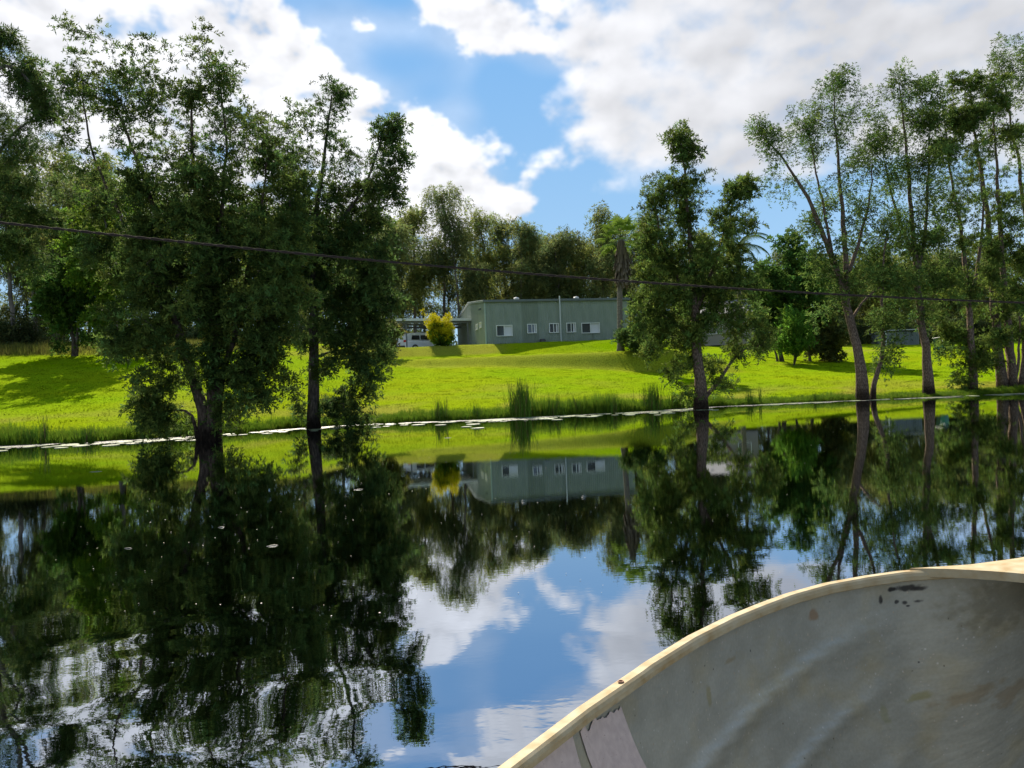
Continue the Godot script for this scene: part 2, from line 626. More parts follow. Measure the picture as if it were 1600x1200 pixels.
# ---------------------------------------------------------------- sky
func cloud_at(az: float, el: float, fine: FastNoiseLite, soft: FastNoiseLite) -> Array:   # [cover, tone]
	var ca := cos(deg_to_rad(az)) * cos(deg_to_rad(el))
	var sa := sin(deg_to_rad(az)) * cos(deg_to_rad(el))
	var p := Vector3(sa, sin(deg_to_rad(el)) * 1.6, ca) * 100.0
	var w1 := soft.get_noise_3dv(p * 1.4) * 2.0
	var w2 := soft.get_noise_3dv(p * 1.4 + Vector3(300, 0, 0)) * 1.6
	var a := az + w1
	var e := el + w2
	var clear := 1.0
	var tone := 0.0
	var sum := 0.02
	for b in CLOUDS:
		var dx: float = (a - b[0]) / b[2]
		var dy: float = (e - b[1]) / b[3]
		var q := dx * dx + dy * dy
		if q < 6.0:
			var g: float = b[4] * exp(-q * 0.9)
			clear *= 1.0 - minf(g, 0.98)
			tone += g * b[5]
			sum += g
	var dens := 1.0 - clear
	var away := maxf(smoothstep(38.0, 48.0, absf(az)), smoothstep(30.0, 40.0, el))
	var wild := clampf(soft.get_noise_3dv(p * 0.55 + Vector3(50, 900, 20)) * 1.3 + 0.52, 0.0, 1.2)
	tone = (tone + 0.02 * 0.8) / sum
	dens = lerpf(dens, wild, away)
	tone = lerpf(tone, 0.8, away)
	var f := fine.get_noise_3dv(p * 2.0)
	var relief := clampf((f - fine.get_noise_3dv(p * 2.0 + Vector3(-1.5, 5.0, 0.0))) * 0.9, -0.5, 0.5)      # lit from above
	var t := soft.get_noise_3dv(p * 2.6 + Vector3(0, 500, 0))
	var veil := smoothstep(0.84, 0.70, tone)      # the greyer bank is thinner and softer at its edges
	var cover := smoothstep(lerpf(0.52, 0.40, veil), lerpf(0.86, 1.02, veil), dens + f * lerpf(0.66, 0.42, veil) * clampf(dens * 2.0, 0.2, 1.0))
	cover = maxf(cover, 0.30 * smoothstep(0.1, 0.7, soft.get_noise_3dv(p * 1.1 + Vector3(700, 0, 0)) + dens * 0.5))
	return [cover, tone * lerpf(1.09, 1.21, veil) * (1.0 + t * 0.24 + (f * 0.10 + relief * 0.30) * lerpf(1.0, 0.35, veil)) * lerpf(1.08, 0.93, clampf(dens - 0.5, 0.0, 1.0))]


func sky_texture() -> ImageTexture:
	var w := 3072
	var h := 1536
	var fine := FastNoiseLite.new()
	fine.seed = 21
	fine.frequency = 0.055
	fine.fractal_octaves = 6
	fine.fractal_gain = 0.55
	var soft := FastNoiseLite.new()
	soft.seed = 5
	soft.frequency = 0.03
	soft.fractal_octaves = 3
	var im := Image.create(w / 4, h / 4, false, Image.FORMAT_RGBF)
	im.fill(Color(0.09, 0.10, 0.07))
	sky_rows(im, 0, w / 4, 0, h / 8, w / 4, fine, soft)
	im.resize(w, h, Image.INTERPOLATE_CUBIC)
	# the same sky again, finer, over the third of it ahead
	var half := int(w * 46.0 / 360.0)
	var top := int(h / 2 * (1.0 - 36.0 / 90.0))
	var near := Image.create(half * 2, h / 2 - top, false, Image.FORMAT_RGBF)
	for y in h / 2 - top:
		for x in half * 2:
			near.set_pixel(x, y, sky_color((x + 0.5 - half) * 360.0 / w, 90.0 - (y + top + 0.5) * 180.0 / h, fine, soft))
	im.blit_rect(near, Rect2i(half, 0, half, near.get_height()), Vector2i(0, top))
	im.blit_rect(near, Rect2i(0, 0, half, near.get_height()), Vector2i(w - half, top))
	return ImageTexture.create_from_image(im)


func sky_rows(im: Image, x0: int, x1: int, y0: int, y1: int, w: int, fine: FastNoiseLite, soft: FastNoiseLite) -> void:
	for y in range(y0, y1):
		for x in range(x0, x1):
			var az := (x + 0.5) * 360.0 / w
			if az > 180.0: az -= 360.0
			im.set_pixel(x, y, sky_color(az, 90.0 - (y + 0.5) * 360.0 / w, fine, soft))


func sky_color(az: float, el: float, fine: FastNoiseLite, soft: FastNoiseLite) -> Color:
	var k := pow(1.0 - sin(deg_to_rad(clampf(el, 0, 90))), 3.2)
	var blue := Color(0.175, 0.445, 0.87).lerp(Color(0.54, 0.78, 0.97), k)
	var c := cloud_at(az, el, fine, soft)
	var t: float = c[1]
	var cl := Color(t * 1.0, t * 1.0, t * 1.03)
	if t < 0.7: cl = Color(t * 0.97, t * 1.0, t * 1.09)
	var out := blue.lerp(cl, clampf(c[0], 0, 1) * 0.96)
	return Color(out.r / EXPOSURE, out.g / EXPOSURE, out.b / EXPOSURE)


# ---------------------------------------------------------------- the setting
func lines(from: float, to: float, fine_from: float, fine_to: float, fine_step: float, growth: float) -> PackedFloat32Array:
	var up := PackedFloat32Array()
	var x := fine_from
	while x < fine_to:
		up.append(x); x += fine_step
	var s := fine_step
	while x < to:
		up.append(x); s *= growth; x += s
	up.append(to)
	var down := PackedFloat32Array()
	x = fine_from - fine_step
	s = fine_step
	while x > from:
		down.append(x); s *= growth; x -= s
	down.append(from)
	down.reverse()
	down.append_array(up)
	return down


func build_ground() -> void:
	var xs := lines(-420, 420, -38, 46, 0.6, 1.2)
	var zs := lines(-520, 300, -66, -20.5, 0.4, 1.2)
	var p := PackedVector3Array()
	var n := PackedVector3Array()
	var c := PackedColorArray()
	var u := PackedVector2Array()
	for z in zs:
		for x in xs:
			var y := ground(x, z)
			var lump := 0.0
			if -z > table(SHORE, x):
				lump = grain.get_noise_2d(x * 30.0, z * 30.0) * 0.05
			p.append(Vector3(x, y + lump, z))
			n.append(Vector3(ground(x - 0.3, z) - ground(x + 0.3, z), 0.6, ground(x, z - 0.3) - ground(x, z + 0.3)).normalized())
			c.append(lawn_color(x, z))
			u.append(Vector2(x, z))
	var g := Geo.new()
	g.grid(xs.size(), zs.size(), p, n, c, u)
	var m := mat("lawn soil", Color.WHITE, 1.0, 0.0, 0.03)
	m.albedo_texture = noise_tex(0.05, 5, 512, [[0.0, Color(0.66, 0.66, 0.6)], [0.5, Color(0.92, 0.92, 0.9)], [1.0, Color(1, 1, 1)]])
	m.uv1_scale = Vector3(0.31, 0.31, 1)
	m.heightmap_enabled = true
	m.heightmap_texture = noise_tex(0.09, 4, 512, [], FastNoiseLite.TYPE_SIMPLEX_SMOOTH, 9)
	m.heightmap_scale = 3.5
	var o := part("ground", g, m, self)
	tag(o, "lawn rising from the pond to the shed and the forest floor", "", "", "structure")


func ripple(x: float, z: float, waves: Array) -> Vector3:   # (slope along x, slope along z, height)
	var d := -z
	var sx := 0.0
	var sz := 0.0
	var h := 0.0
	var calm := 1.0 / (1.0 + pow(maxf(0.0, d - 2.6) * 0.42, 1.7))
	var patch := clampf(patchy.get_noise_2d(x * 22.0, z * 16.0) * 1.5 + 0.55, 0.12, 1.3)
	var stir := 0.22 + 1.0 * exp(-((x + 2.6) * (x + 2.6) / 6.0 + (d - 3.2) * (d - 3.2) / 5.0)) + 0.35 * exp(-((x - 1.5) * (x - 1.5) / 1.5 + (d - 4.6) * (d - 4.6) / 3.0))
	var k := patch * stir * calm
	for w in waves:
		if d > w[4]:
			continue
		var ph: float = w[0] * x + w[1] * z + w[3]
		var a: float = w[2] * k * (1.0 - d / w[4])
		sx += a * w[0] * cos(ph)
		sz += a * w[1] * cos(ph)
		h += a * sin(ph)
	return Vector3(sx, sz, h)


func build_water() -> void:
	var waves := []
	for k in 22:
		var l := 0.13 * pow(1.135, k) * rr(0.93, 1.07)
		var g := rr(-1.0, 1.0) * 1.25 + PI / 2.0
		var kk := TAU / l
		waves.append([cos(g) * kk, sin(g) * kk, 0.0027 * smoothstep(0.1, 0.42, l) * (1.0 + 1.5 * smoothstep(0.25, 0.7, l)) / kk, rr(0, TAU), 5.0 + l * 45.0])
	var xs := lines(-160, 160, -4.2, 2.6, 0.034, 1.03)
	var zs := lines(-36, 60, -6.2, -2.0, 0.032, 1.022)
	var p := PackedVector3Array()
	var n := PackedVector3Array()
	for z in zs:
		for x in xs:
			var r := ripple(x, z, waves) if z < 1.0 and absf(x) < 40.0 else Vector3.ZERO
			p.append(Vector3(x, r.z, z))
			n.append(Vector3(-r.x, 1.0, -r.y).normalized())
	var u := PackedVector2Array()
	for q in p:
		u.append(Vector2(q.x, q.z))
	var g := Geo.new()
	g.grid(xs.size(), zs.size(), p, n, PackedColorArray(), u)
	var m := mat("pond water", lin(0.43, 0.47, 0.53), 0.012, 1.0, 0.5)
	m.heightmap_enabled = true
	m.heightmap_texture = noise_tex(0.03, 3, 512, [], FastNoiseLite.TYPE_SIMPLEX_SMOOTH, 31)
	m.heightmap_scale = 0.007
	m.uv1_scale = Vector3(0.55, 1.0, 1)
	tag(part("water", g, m, self), "dark still pond mirroring trees and sky", "", "", "structure")


func build_grass() -> void:
	var m := leaf_mat("grass blade", 0.9, 0.6)
	var tuft := blade_tuft(9, 0.045, 0.13, 0.018, 1.2, true)
	var where := []
	var tints := PackedColorArray()
	for k in 16000:
		var d := 22.0 + 36.0 * rr(0, 1)
		var x := rr(-0.78, 0.82) * d
		var z := -d
		var s := d - table(SHORE, x)
		if s < 0.5: continue
		if d > 52.5 and x > -14.0 and x < 12.0: continue
		var sc := rr(0.7, 1.5)
		where.append(Transform3D(Basis(Vector3.UP, rr(0, TAU)).scaled(Vector3(sc, sc * rr(0.7, 1.3), sc)), on_ground(x, z)))
		var c := lawn_color(x, z) * rr(0.85, 1.2)
		tints.append(c)
	tag(scatter("lawn_grass", tuft, m, where, tints, self), "short bright yellow-green grass of the lawn", "grass", "", "stuff")
	# the unmown fringe along the water
	var long := blade_tuft(14, 0.38, 0.14, 0.014, 0.35)
	where = []
	tints = PackedColorArray()
	for k in 9000:
		var x := rr(-24.0, 30.0)
		var s := absf(rng.randfn(0.15, 0.45))
		var z := -(table(SHORE, x) + s)
		var lush := 0.55 + 0.9 * clampf(patchy.get_noise_2d(x * 20.0, 3.0) + 0.25, 0, 1)
		if x > 9.0: lush *= 0.55
		if x < -11.5: lush *= 1.25
		if x > -4.5 and x < 8.0: lush *= 1.35
		var sc := rr(0.6, 1.2) * lush
		where.append(Transform3D(Basis(Vector3.UP, rr(0, TAU)).scaled(Vector3(1, sc, 1)), on_ground(x, z) + Vector3(0, -0.03, 0)))
		tints.append(Color(0.075, 0.15, 0.012).lerp(Color(0.15, 0.19, 0.02), rr(0, 1) * rr(0, 1)) * rr(0.8, 1.15))
	tag(scatter("bank_grass", long, m, where, tints, self), "long dark green grass fringe along the water's edge", "grass", "", "stuff")
	# tall dry grass and leaf litter on the forest floor, left
	var dry := blade_tuft(12, 0.5, 0.22, 0.02, 0.5)
	where = []
	tints = PackedColorArray()
	for k in 7000:
		var d := rr(45.0, 70.0)
		var x := rr(-0.8, -0.22) * d
		if x > -15.5: continue
		var sc := rr(0.5, 1.2)
		where.append(Transform3D(Basis(Vector3.UP, rr(0, TAU)).scaled(Vector3(1, sc, 1)), on_ground(x, -d)))
		tints.append(Color(0.10, 0.13, 0.018).lerp(Color(0.13, 0.12, 0.035), rr(0, 1)) * rr(0.7, 1.1))
	tag(scatter("forest_floor_grass", dry, m, where, tints, self), "dry olive grass under the forest trees on the left", "grass", "", "stuff")


func reed_clump(at: Vector3, width: float, height: float, count: int, label: String) -> void:
	var g := Geo.new()
	for k in count:
		var q := Vector3(rng.randfn(0, 0.4) * width, -0.12, rng.randfn(0, 0.3) * width * 0.6)
		var h := height * rr(0.45, 1.05)
		var d := Vector3(rr(-1, 1), 0, rr(-1, 1)) * h * 0.13
		if rr(0, 1) < 0.12: d *= 3.0
		var r := rr(0.006, 0.011)
		var t := rr(0.75, 1.3)
		var col := Color(0.10 * t, 0.19 * t, 0.025 * t) if rr(0, 1) < 0.8 else Color(0.16 * t, 0.14 * t, 0.05 * t)
		g.tube(PackedVector3Array([q, q + d * 0.3 + Vector3(0, h * 0.5, 0), q + d + Vector3(0, h, 0)]), PackedFloat32Array([r, r * 0.9, r * 0.15]), 4, col)
	var o := part("reed_clump", g, leaf_mat("reed", 0.5, 0.5), self)
	o.position = at
	tag(o, label, "reeds", "reed clumps along the water's edge")


func floating() -> void:
	# scum drifted against the bank, its pale colour standing in for sky glare
	var fleck := Geo.new()
	for k in 7:
		var a := Vector3(rr(-1, 1), 0, rr(-1, 1)) * 0.14
		var r := rr(0.025, 0.07)
		var o := rr(0, TAU)
		for s in 6:
			fleck.tri(a, a + Vector3(cos(o + TAU * s / 6.0), 0, -sin(o + TAU * s / 6.0)) * r * rr(0.7, 1.1), a + Vector3(cos(o + TAU * (s + 1) / 6.0), 0, -sin(o + TAU * (s + 1) / 6.0)) * r)
	var where := []
	var tints := PackedColorArray()
	for k in 9000:
		var x := rr(-26.0, 32.0)
		if patchy.get_noise_2d(x * 30.0, 900.0) < rr(-0.3, 0.3): continue
		var edge := table(SHORE, x)
		var wide := 0.25 + 0.7 * clampf(patchy.get_noise_2d(x * 14.0, 70.0) * 1.4 + 0.4, 0, 1)
		var d := edge - 0.05 - absf(rng.randfn(0, 0.85)) * wide
		var sc := rr(0.5, 1.3)
		where.append(Transform3D(Basis(Vector3.UP, rr(0, TAU)).scaled(Vector3(sc, 1, sc)), Vector3(x, 0.006 + rr(0, 0.002), -d)))
		var t := rr(0.6, 1.1)
		tints.append(Color(0.18 * t, 0.176 * t, 0.155 * t))
	tag(scatter("floating_scum", fleck.mesh(), mat("scum", Color.WHITE, 0.5, 0.0, 0.5), where, tints, self), "scum drifted along the bank, its pale colour standing in for sky glare", "scum", "", "stuff")
	# specks on the dark water
	where = []
	tints = PackedColorArray()
	var speck := Geo.new()
	speck.quad(Vector3(-0.012, 0, 0.007), Vector3(0.012, 0, 0.009), Vector3(0.010, 0.001, -0.008), Vector3(-0.013, 0, -0.007))
	for k in 420:
		var d := 4.5 * pow(5.2, rr(0, 1))
		var x := rr(-0.68, 0.45) * d
		if d > table(SHORE, x) - 0.5: continue
		var sc := rr(0.3, 0.8) * lerpf(0.55, 1.3, clampf((d - 4.0) / 16.0, 0, 1))
		where.append(Transform3D(Basis(Vector3.UP, rr(0, TAU)).scaled(Vector3(sc, 1, sc)), Vector3(x, 0.007, -d)))
		tints.append(Color(0.15, 0.145, 0.12) * rr(0.4, 1.2))
	tag(scatter("floating_specks", speck.mesh(), mats["scum"], where, tints, self), "tiny pale specks of pollen floating on the dark water", "specks", "", "stuff")
	# lily pads
	var pads := []
	var pm := mat("lily pad", Color.WHITE, 0.4, 0.0, 0.5)
	for k in 5:
		var g := Geo.new()
		var notch := rr(0, TAU)
		var n := 14
		var base := Color(0.17, 0.20, 0.11) * rr(0.85, 1.25)
		for s in n:
			var a0 := notch + 0.16 + (TAU - 0.32) * s / n
			var a1 := notch + 0.16 + (TAU - 0.32) * (s + 1) / n
			var r0 := 1.0 + sin(a0 * 3.0 + k) * 0.06
			var r1 := 1.0 + sin(a1 * 3.0 + k) * 0.06
			g.tri(Vector3(0, 0.0, 0), Vector3(cos(a0) * 0.16 * r0, 0.004, -sin(a0) * 0.16 * r0), Vector3(cos(a1) * 0.16 * r1, 0.004, -sin(a1) * 0.16 * r1), base * (0.95 + 0.1 * (s % 2)))
			g.quad(Vector3(cos(a0) * 0.16 * r0, -0.004, -sin(a0) * 0.16 * r0), Vector3(cos(a1) * 0.16 * r1, -0.004, -sin(a1) * 0.16 * r1), Vector3(cos(a1) * 0.16 * r1, 0.004, -sin(a1) * 0.16 * r1), Vector3(cos(a0) * 0.16 * r0, 0.004, -sin(a0) * 0.16 * r0), base)
		pads.append(g.mesh())
	for b in PADS:
		for k in int(b[3]):
			var u := rr(0, 1)
			var x: float = lerpf(b[0], b[1], u)
			var d: float = table(SHORE, x) - b[2] * (0.25 + absf(rng.randfn(0, 0.45)))
			var o := part("lily_pad", pads[rng.randi() % 5], pm, self)
			o.position = Vector3(x, 0.007 + rr(0, 0.003), -d)
			o.rotation = Vector3(rr(-0.02, 0.02), rr(0, TAU), rr(-0.02, 0.02))
			o.scale = Vector3.ONE * rr(0.75, 1.5)
			tag(o, b[4], "lily pad", b[5])
	# drifting leaves and twigs that stand out on the open water
	for f in DRIFT:
		var g := Geo.new()
		var l: float = f[3] * 0.62
		g.tube(PackedVector3Array([Vector3(-l / 2, 0, 0), Vector3(-l * 0.2, 0.004, l * 0.06), Vector3(l * 0.2, 0.006, l * 0.02), Vector3(l / 2, 0.002, -l * 0.07)]), PackedFloat32Array([0.002, 0.004, 0.0045, 0.001]), 5, Color(0.20, 0.185, 0.14))
		var o := part("floating_leaf", g, mats["scum"], self)
		o.position = Vector3(f[0], 0.0, f[1])
		o.rotation.y = f[2]
		tag(o, f[4], "leaf")


# ---------------------------------------------------------------- the shed, its carport and the car
func ribbed(x0: float, x1: float, top: Callable, holes: Array, col: Color, y0 := 0.0) -> Geo:   # upright steel cladding in the plane z = 0, ribs proud of it
	var g := Geo.new()
	var x := x0
	var k := 0
	while x < x1 - 0.001:
		var step := [0.085, 0.02, 0.035, 0.02]
		var nx: float = minf(x + step[k % 4], x1)
		var za: float = [0.0, 0.0, 0.022, 0.022][k % 4]
		var zb: float = [0.0, 0.022, 0.022, 0.0][k % 4]
		var mid := (x + nx) / 2.0
		var spans := [[y0, -1.0]]
		for h in holes:
			if mid > h[0] and mid < h[1]:
				spans = [[y0, h[2]], [h[3], -1.0]]
		for s in spans:
			var ta: float = s[1] if s[1] >= 0.0 else top.call(x)
			var tb: float = s[1] if s[1] >= 0.0 else top.call(nx)
			g.quad(Vector3(x, s[0], za), Vector3(nx, s[0], zb), Vector3(nx, tb, zb), Vector3(x, ta, za), col)
		x = nx
		k += 1
	return g


func window_in(parent: Node3D, x0: float, x1: float, y0: float, y1: float, pale_from: float, bas: Basis, at: Vector3) -> void:
	var frame := mat("window frame", lin(0.62, 0.64, 0.60), 0.45)
	var dark := mat("dark pane", lin(0.035, 0.04, 0.045), 0.08, 0.0, 0.8)
	var blind := mat("blind behind pane", lin(0.55, 0.56, 0.55), 0.35, 0.0, 0.6)
	var w := Node3D.new()
	w.name = "window"
	w.position = at
	w.basis = bas
	parent.add_child(w, true)
	var f := Geo.new()
	var t := 0.05
	f.box(Vector3((x0 + x1) / 2, y1 - t / 2, 0.0), Vector3(x1 - x0, t, 0.11))
	f.box(Vector3((x0 + x1) / 2, y0 + t / 2, 0.012), Vector3(x1 - x0, t, 0.134))
	f.box(Vector3(x0 + t / 2, (y0 + y1) / 2, 0.0), Vector3(t, y1 - y0 - 2 * t, 0.11))
	f.box(Vector3(x1 - t / 2, (y0 + y1) / 2, 0.0), Vector3(t, y1 - y0 - 2 * t, 0.11))
	f.box(Vector3(pale_from, (y0 + y1) / 2, 0.0), Vector3(0.045, y1 - y0 - 2 * t, 0.09))
	part("frame", f, frame, w)
	var a := Geo.new()
	a.quad(Vector3(x0 + t, y0 + t, -0.02), Vector3(pale_from, y0 + t, -0.02), Vector3(pale_from, y1 - t, -0.02), Vector3(x0 + t, y1 - t, -0.02))
	part("pane", a, dark, w)
	var b := Geo.new()
	b.quad(Vector3(pale_from, y0 + t, -0.035), Vector3(x1 - t, y0 + t, -0.035), Vector3(x1 - t, y1 - t, -0.035), Vector3(pale_from, y1 - t, -0.035))
	part("pane", b, blind if x1 - x0 > 1.0 else dark, w)
	if x1 - x0 > 0.5:
		var c := Geo.new()      # a pale curtain strip hanging inside
		var cx := pale_from + (x1 - pale_from) * 0.45
		if x1 - x0 < 1.0:
			c.quad(Vector3(cx, y0 + t, -0.012), Vector3(cx + 0.12, y0 + t, -0.012), Vector3(cx + 0.12, y1 - t, -0.012), Vector3(cx, y1 - t, -0.012))
			part("curtain", c, blind, w)


func build_shed() -> void:
	var base := Vector3(-1.756, 4.08, -53.2)
	var o := thing("shed", base, "long low green steel shed with five front windows at the lawn's top", "shed")
	o.rotation.y = deg_to_rad(11.5)
	var steel := mat("green cladding", Color.WHITE, 0.55, 0.0, 0.4)
	steel.albedo_texture = noise_tex(0.012, 4, 256, [[0.0, Color(0.86, 0.88, 0.86)], [1.0, Color(1, 1, 1)]])
	steel.uv1_triplanar = true
	steel.uv1_scale = Vector3(0.4, 0.15, 0.4)
	var trim := mat("shed trim", lin(0.09, 0.11, 0.10), 0.5)
	var pale := mat("pale plastic", lin(0.46, 0.50, 0.48), 0.5)
	var c1 := Color(0.24, 0.28, 0.228)
	var c2 := Color(0.19, 0.226, 0.175)
	var length := 10.95
	var deep := 15.6
	var eave := 3.2
	var wins := [[0.78, 1.98, 0.62, 1.43, 1.36], [3.08, 3.79, 0.78, 1.47, 3.43], [4.73, 5.48, 0.77, 1.48, 5.08], [6.05, 6.78, 0.77, 1.49, 6.41], [7.2, 8.62, 0.68, 1.46, 7.9]]
	var flat := func(_x): return 3.2
	for s in [[0.0, 2.69, c1], [2.69, 3.92, c2], [3.92, length, c1]]:
		var holes := []
		for w in wins:
			holes.append([w[0], w[1], w[2], w[3]])
		part("wall_panel", ribbed(s[0], s[1], flat, holes, s[2], -0.3), steel, o)
	for w in wins:
		window_in(o, w[0], w[1], w[2], w[3], w[4], Basis.IDENTITY, Vector3(0, 0, 0))
	# the gable end on the left: local x runs back from the corner
	var pitch := func(x): return 3.2 + (1.0 - absf(x - 7.8) / 7.8) * 0.72
	var turned := Basis(Vector3.UP, -PI / 2.0)
	var flip := func(x): return 3.2 + (1.0 - absf(-x - 7.8) / 7.8) * 0.72
	for s in [[-3.0, 0.0, c1], [-9.0, -3.0, c1 * 0.92], [-deep, -9.0, c2]]:
		var g := part("end_wall_panel", ribbed(s[0], s[1], flip, [[-4.3, -3.4, 1.4, 1.85], [-2.5, -1.6, 1.4, 1.85]], s[2], -0.3), steel, o)
		g.basis = Basis(Vector3.UP, -PI / 2.0)
	for x in [-4.3, -2.5]:
		window_in(o, x, x + 0.9, 1.4, 1.85, x + 0.45, Basis(Vector3.UP, -PI / 2.0), Vector3.ZERO)
	var far := part("end_wall_panel", ribbed(0.0, deep, pitch, [], c1, -0.3), steel, o)
	far.basis = Basis(Vector3.UP, PI / 2.0)
	far.position = Vector3(length, 0, 0)
	var back := part("wall_panel", ribbed(0.0, length, flat, [], c1, -0.3), steel, o)
	back.basis = Basis(Vector3.UP, PI)
	back.position = Vector3(length, 0, -deep)
	# roof sheets with ribs, each slope one sheet
	var roof_m := mat("roof steel", lin(0.34, 0.37, 0.34), 0.5, 0.0, 0.5)
	for side in 2:
		var g := Geo.new()
		var x := -0.12
		var k := 0
		while x < length + 0.12:
			var nx := x + (0.16 if k % 2 == 0 else 0.05)
			var h := 0.0 if k % 2 == 0 else 0.03
			var ya := eave + 0.03 + h
			var yb := eave + 0.75 + h
			if side == 0:
				g.quad(Vector3(x, ya, 0.12), Vector3(nx, ya, 0.12), Vector3(nx, yb, -7.8), Vector3(x, yb, -7.8))
			else:
				g.quad(Vector3(x, yb, -7.8), Vector3(nx, yb, -7.8), Vector3(nx, ya, -deep - 0.12), Vector3(x, ya, -deep - 0.12))
			x = nx
			k += 1
		part("roof", g, roof_m, o)
	var gut := Geo.new()
	gut.box(Vector3(length / 2, eave - 0.02, 0.09), Vector3(length + 0.26, 0.17, 0.13), Basis.IDENTITY, Color.WHITE, 0.01)
	part("gutter", gut, trim, o)
	var barge := Geo.new()
	for q in [[0.14, 3.19, -7.8, 3.93], [-7.8, 3.93, -deep - 0.14, 3.19]]:
		var a := Vector3(-0.06, q[1], q[0])
		var b := Vector3(-0.06, q[3], q[2])
		var d := b - a
		barge.box((a + b) / 2, Vector3(0.06, 0.17, d.length()), Basis(Vector3.RIGHT, asin(d.y / d.length()) * (1.0)), Color.WHITE)
	part("barge_board", barge, mat("barge", lin(0.30, 0.33, 0.31), 0.5), o)
	var corner := Geo.new()
	corner.box(Vector3(0.0, 1.55, 0.03), Vector3(0.09, 3.2, 0.09))
	part("corner_flashing", corner, mat("flashing", lin(0.27, 0.35, 0.28), 0.5), o)
	var pipe := Geo.new()
	pipe.tube(PackedVector3Array([Vector3(5.56, 3.48, 0.20), Vector3(5.56, 1.5, 0.20), Vector3(5.56, 0.25, 0.20), Vector3(5.62, -0.1, 0.26)]), PackedFloat32Array([0.045, 0.045, 0.045, 0.045]), 8, Color.WHITE, 0.0, true)
	part("vent_pipe", pipe, pale, o)
	for q in [[2.7, -1.6], [7.4, -1.7]]:
		var v := Geo.new()
		v.lathe([Vector2(0.14, 0), Vector2(0.14, 0.08), Vector2(0.2, 0.12), Vector2(0.22, 0.18), Vector2(0.16, 0.24), Vector2(0.01, 0.27)], 12, Vector3(q[0], 3.36, q[1]))
		part("roof_ventilator", v, mat("ventilator", lin(0.36, 0.38, 0.37), 0.5), o)
	var lamp := Geo.new()
	lamp.box(Vector3(-0.14, 2.75, -1.5), Vector3(0.2, 0.12, 0.16), Basis(Vector3(0, 0, 1), 0.4))
	lamp.box(Vector3(-0.05, 2.82, -1.5), Vector3(0.1, 0.04, 0.05))
	part("floodlight", lamp, trim, o)
	var tap := Geo.new()
	tap.tube(PackedVector3Array([Vector3(9.39, -0.1, 0.07), Vector3(9.39, 0.22, 0.07), Vector3(9.39, 0.24, 0.16)]), PackedFloat32Array([0.03, 0.03, 0.025]), 6, Color.WHITE, 0.0, true)
	part("outlet_pipe", tap, pale, o)
	var conduit := Geo.new()
	conduit.tube(PackedVector3Array([Vector3(8.05, 0.68, 0.035), Vector3(8.05, -0.1, 0.035)]), PackedFloat32Array([0.016, 0.016]), 5)
	part("conduit", conduit, trim, o)
	# a dark rounded pot by the wall
	var pot := thing("garden_pot", o.transform * Vector3(4.12, -0.02, 0.35), "small dark round pot by the shed wall", "pot")
	var pg := Geo.new()
	pg.lathe([Vector2(0.01, 0), Vector2(0.16, 0.0), Vector2(0.23, 0.12), Vector2(0.22, 0.26), Vector2(0.19, 0.32), Vector2(0.21, 0.35), Vector2(0.17, 0.35), Vector2(0.15, 0.28), Vector2(0.01, 0.26)], 14)
	part("bowl", pg, mat("dark clay", lin(0.03, 0.03, 0.032), 0.5), pot)

	# carport, standing against the gable end
	var cp := thing("carport", o.transform * Vector3(0, 0, -6.7), "flat roofed open carport against the shed's left end", "carport")
	cp.rotation.y = deg_to_rad(3.0)
	var grey := mat("carport steel", lin(0.10, 0.11, 0.11), 0.5)
	var sheet := mat("carport roof sheet", lin(0.55, 0.57, 0.55), 0.4, 0.0, 0.6)
	var wide := 6.45
	var depth := 6.2
	var g := Geo.new()
	var x := -wide - 0.05
	var k := 0
	while x < -0.12:
		var nx := x + (0.15 if k % 2 == 0 else 0.06)
		var h := 0.0 if k % 2 == 0 else 0.035
		var slope := 0.03 * (x + wide)
		g.quad(Vector3(x, 2.72 - slope + h, 0.1), Vector3(nx, 2.72 - slope + h, 0.1), Vector3(nx, 2.86 - slope + h, -depth), Vector3(x, 2.86 - slope + h, -depth))
		x = nx
		k += 1
	part("roof", g, sheet, cp)
	var fas := Geo.new()
	fas.box(Vector3(-wide / 2 - 0.05, 2.565, 0.12), Vector3(wide + 0.1, 0.2, 0.05), Basis(Vector3(0, 0, 1), -0.03))
	part("fascia", fas, mat("fascia pale", lin(0.50, 0.52, 0.49), 0.5), cp)
	for z in [-0.1, -3.0, -depth + 0.1]:
		var b := Geo.new()
		b.box(Vector3(-wide / 2, 2.4, z), Vector3(wide, 0.18, 0.08), Basis(Vector3(0, 0, 1), -0.03))
		part("beam", b, grey, cp)
	for q in [[-wide + 0.15, -0.1], [-wide + 0.15, -depth + 0.1], [-wide + 1.15, -0.2], [-0.32, -0.1], [-0.32, -depth + 0.1], [-3.2, -depth + 0.1]]:
		var b := Geo.new()
		b.box(Vector3(q[0], 1.2, q[1]), Vector3(0.11, 2.5, 0.11))
		part("post", b, grey, cp)
	var slab := Geo.new()
	slab.box(Vector3(-wide / 2, 0.0, -depth / 2), Vector3(wide + 0.4, 0.1, depth + 0.4))
	part("slab", slab, mat("concrete", lin(0.22, 0.21, 0.19), 0.9), cp)

	build_car(o.transform * Vector3(-3.6, 0.04, -10.2), deg_to_rad(11.5 + 26.0))


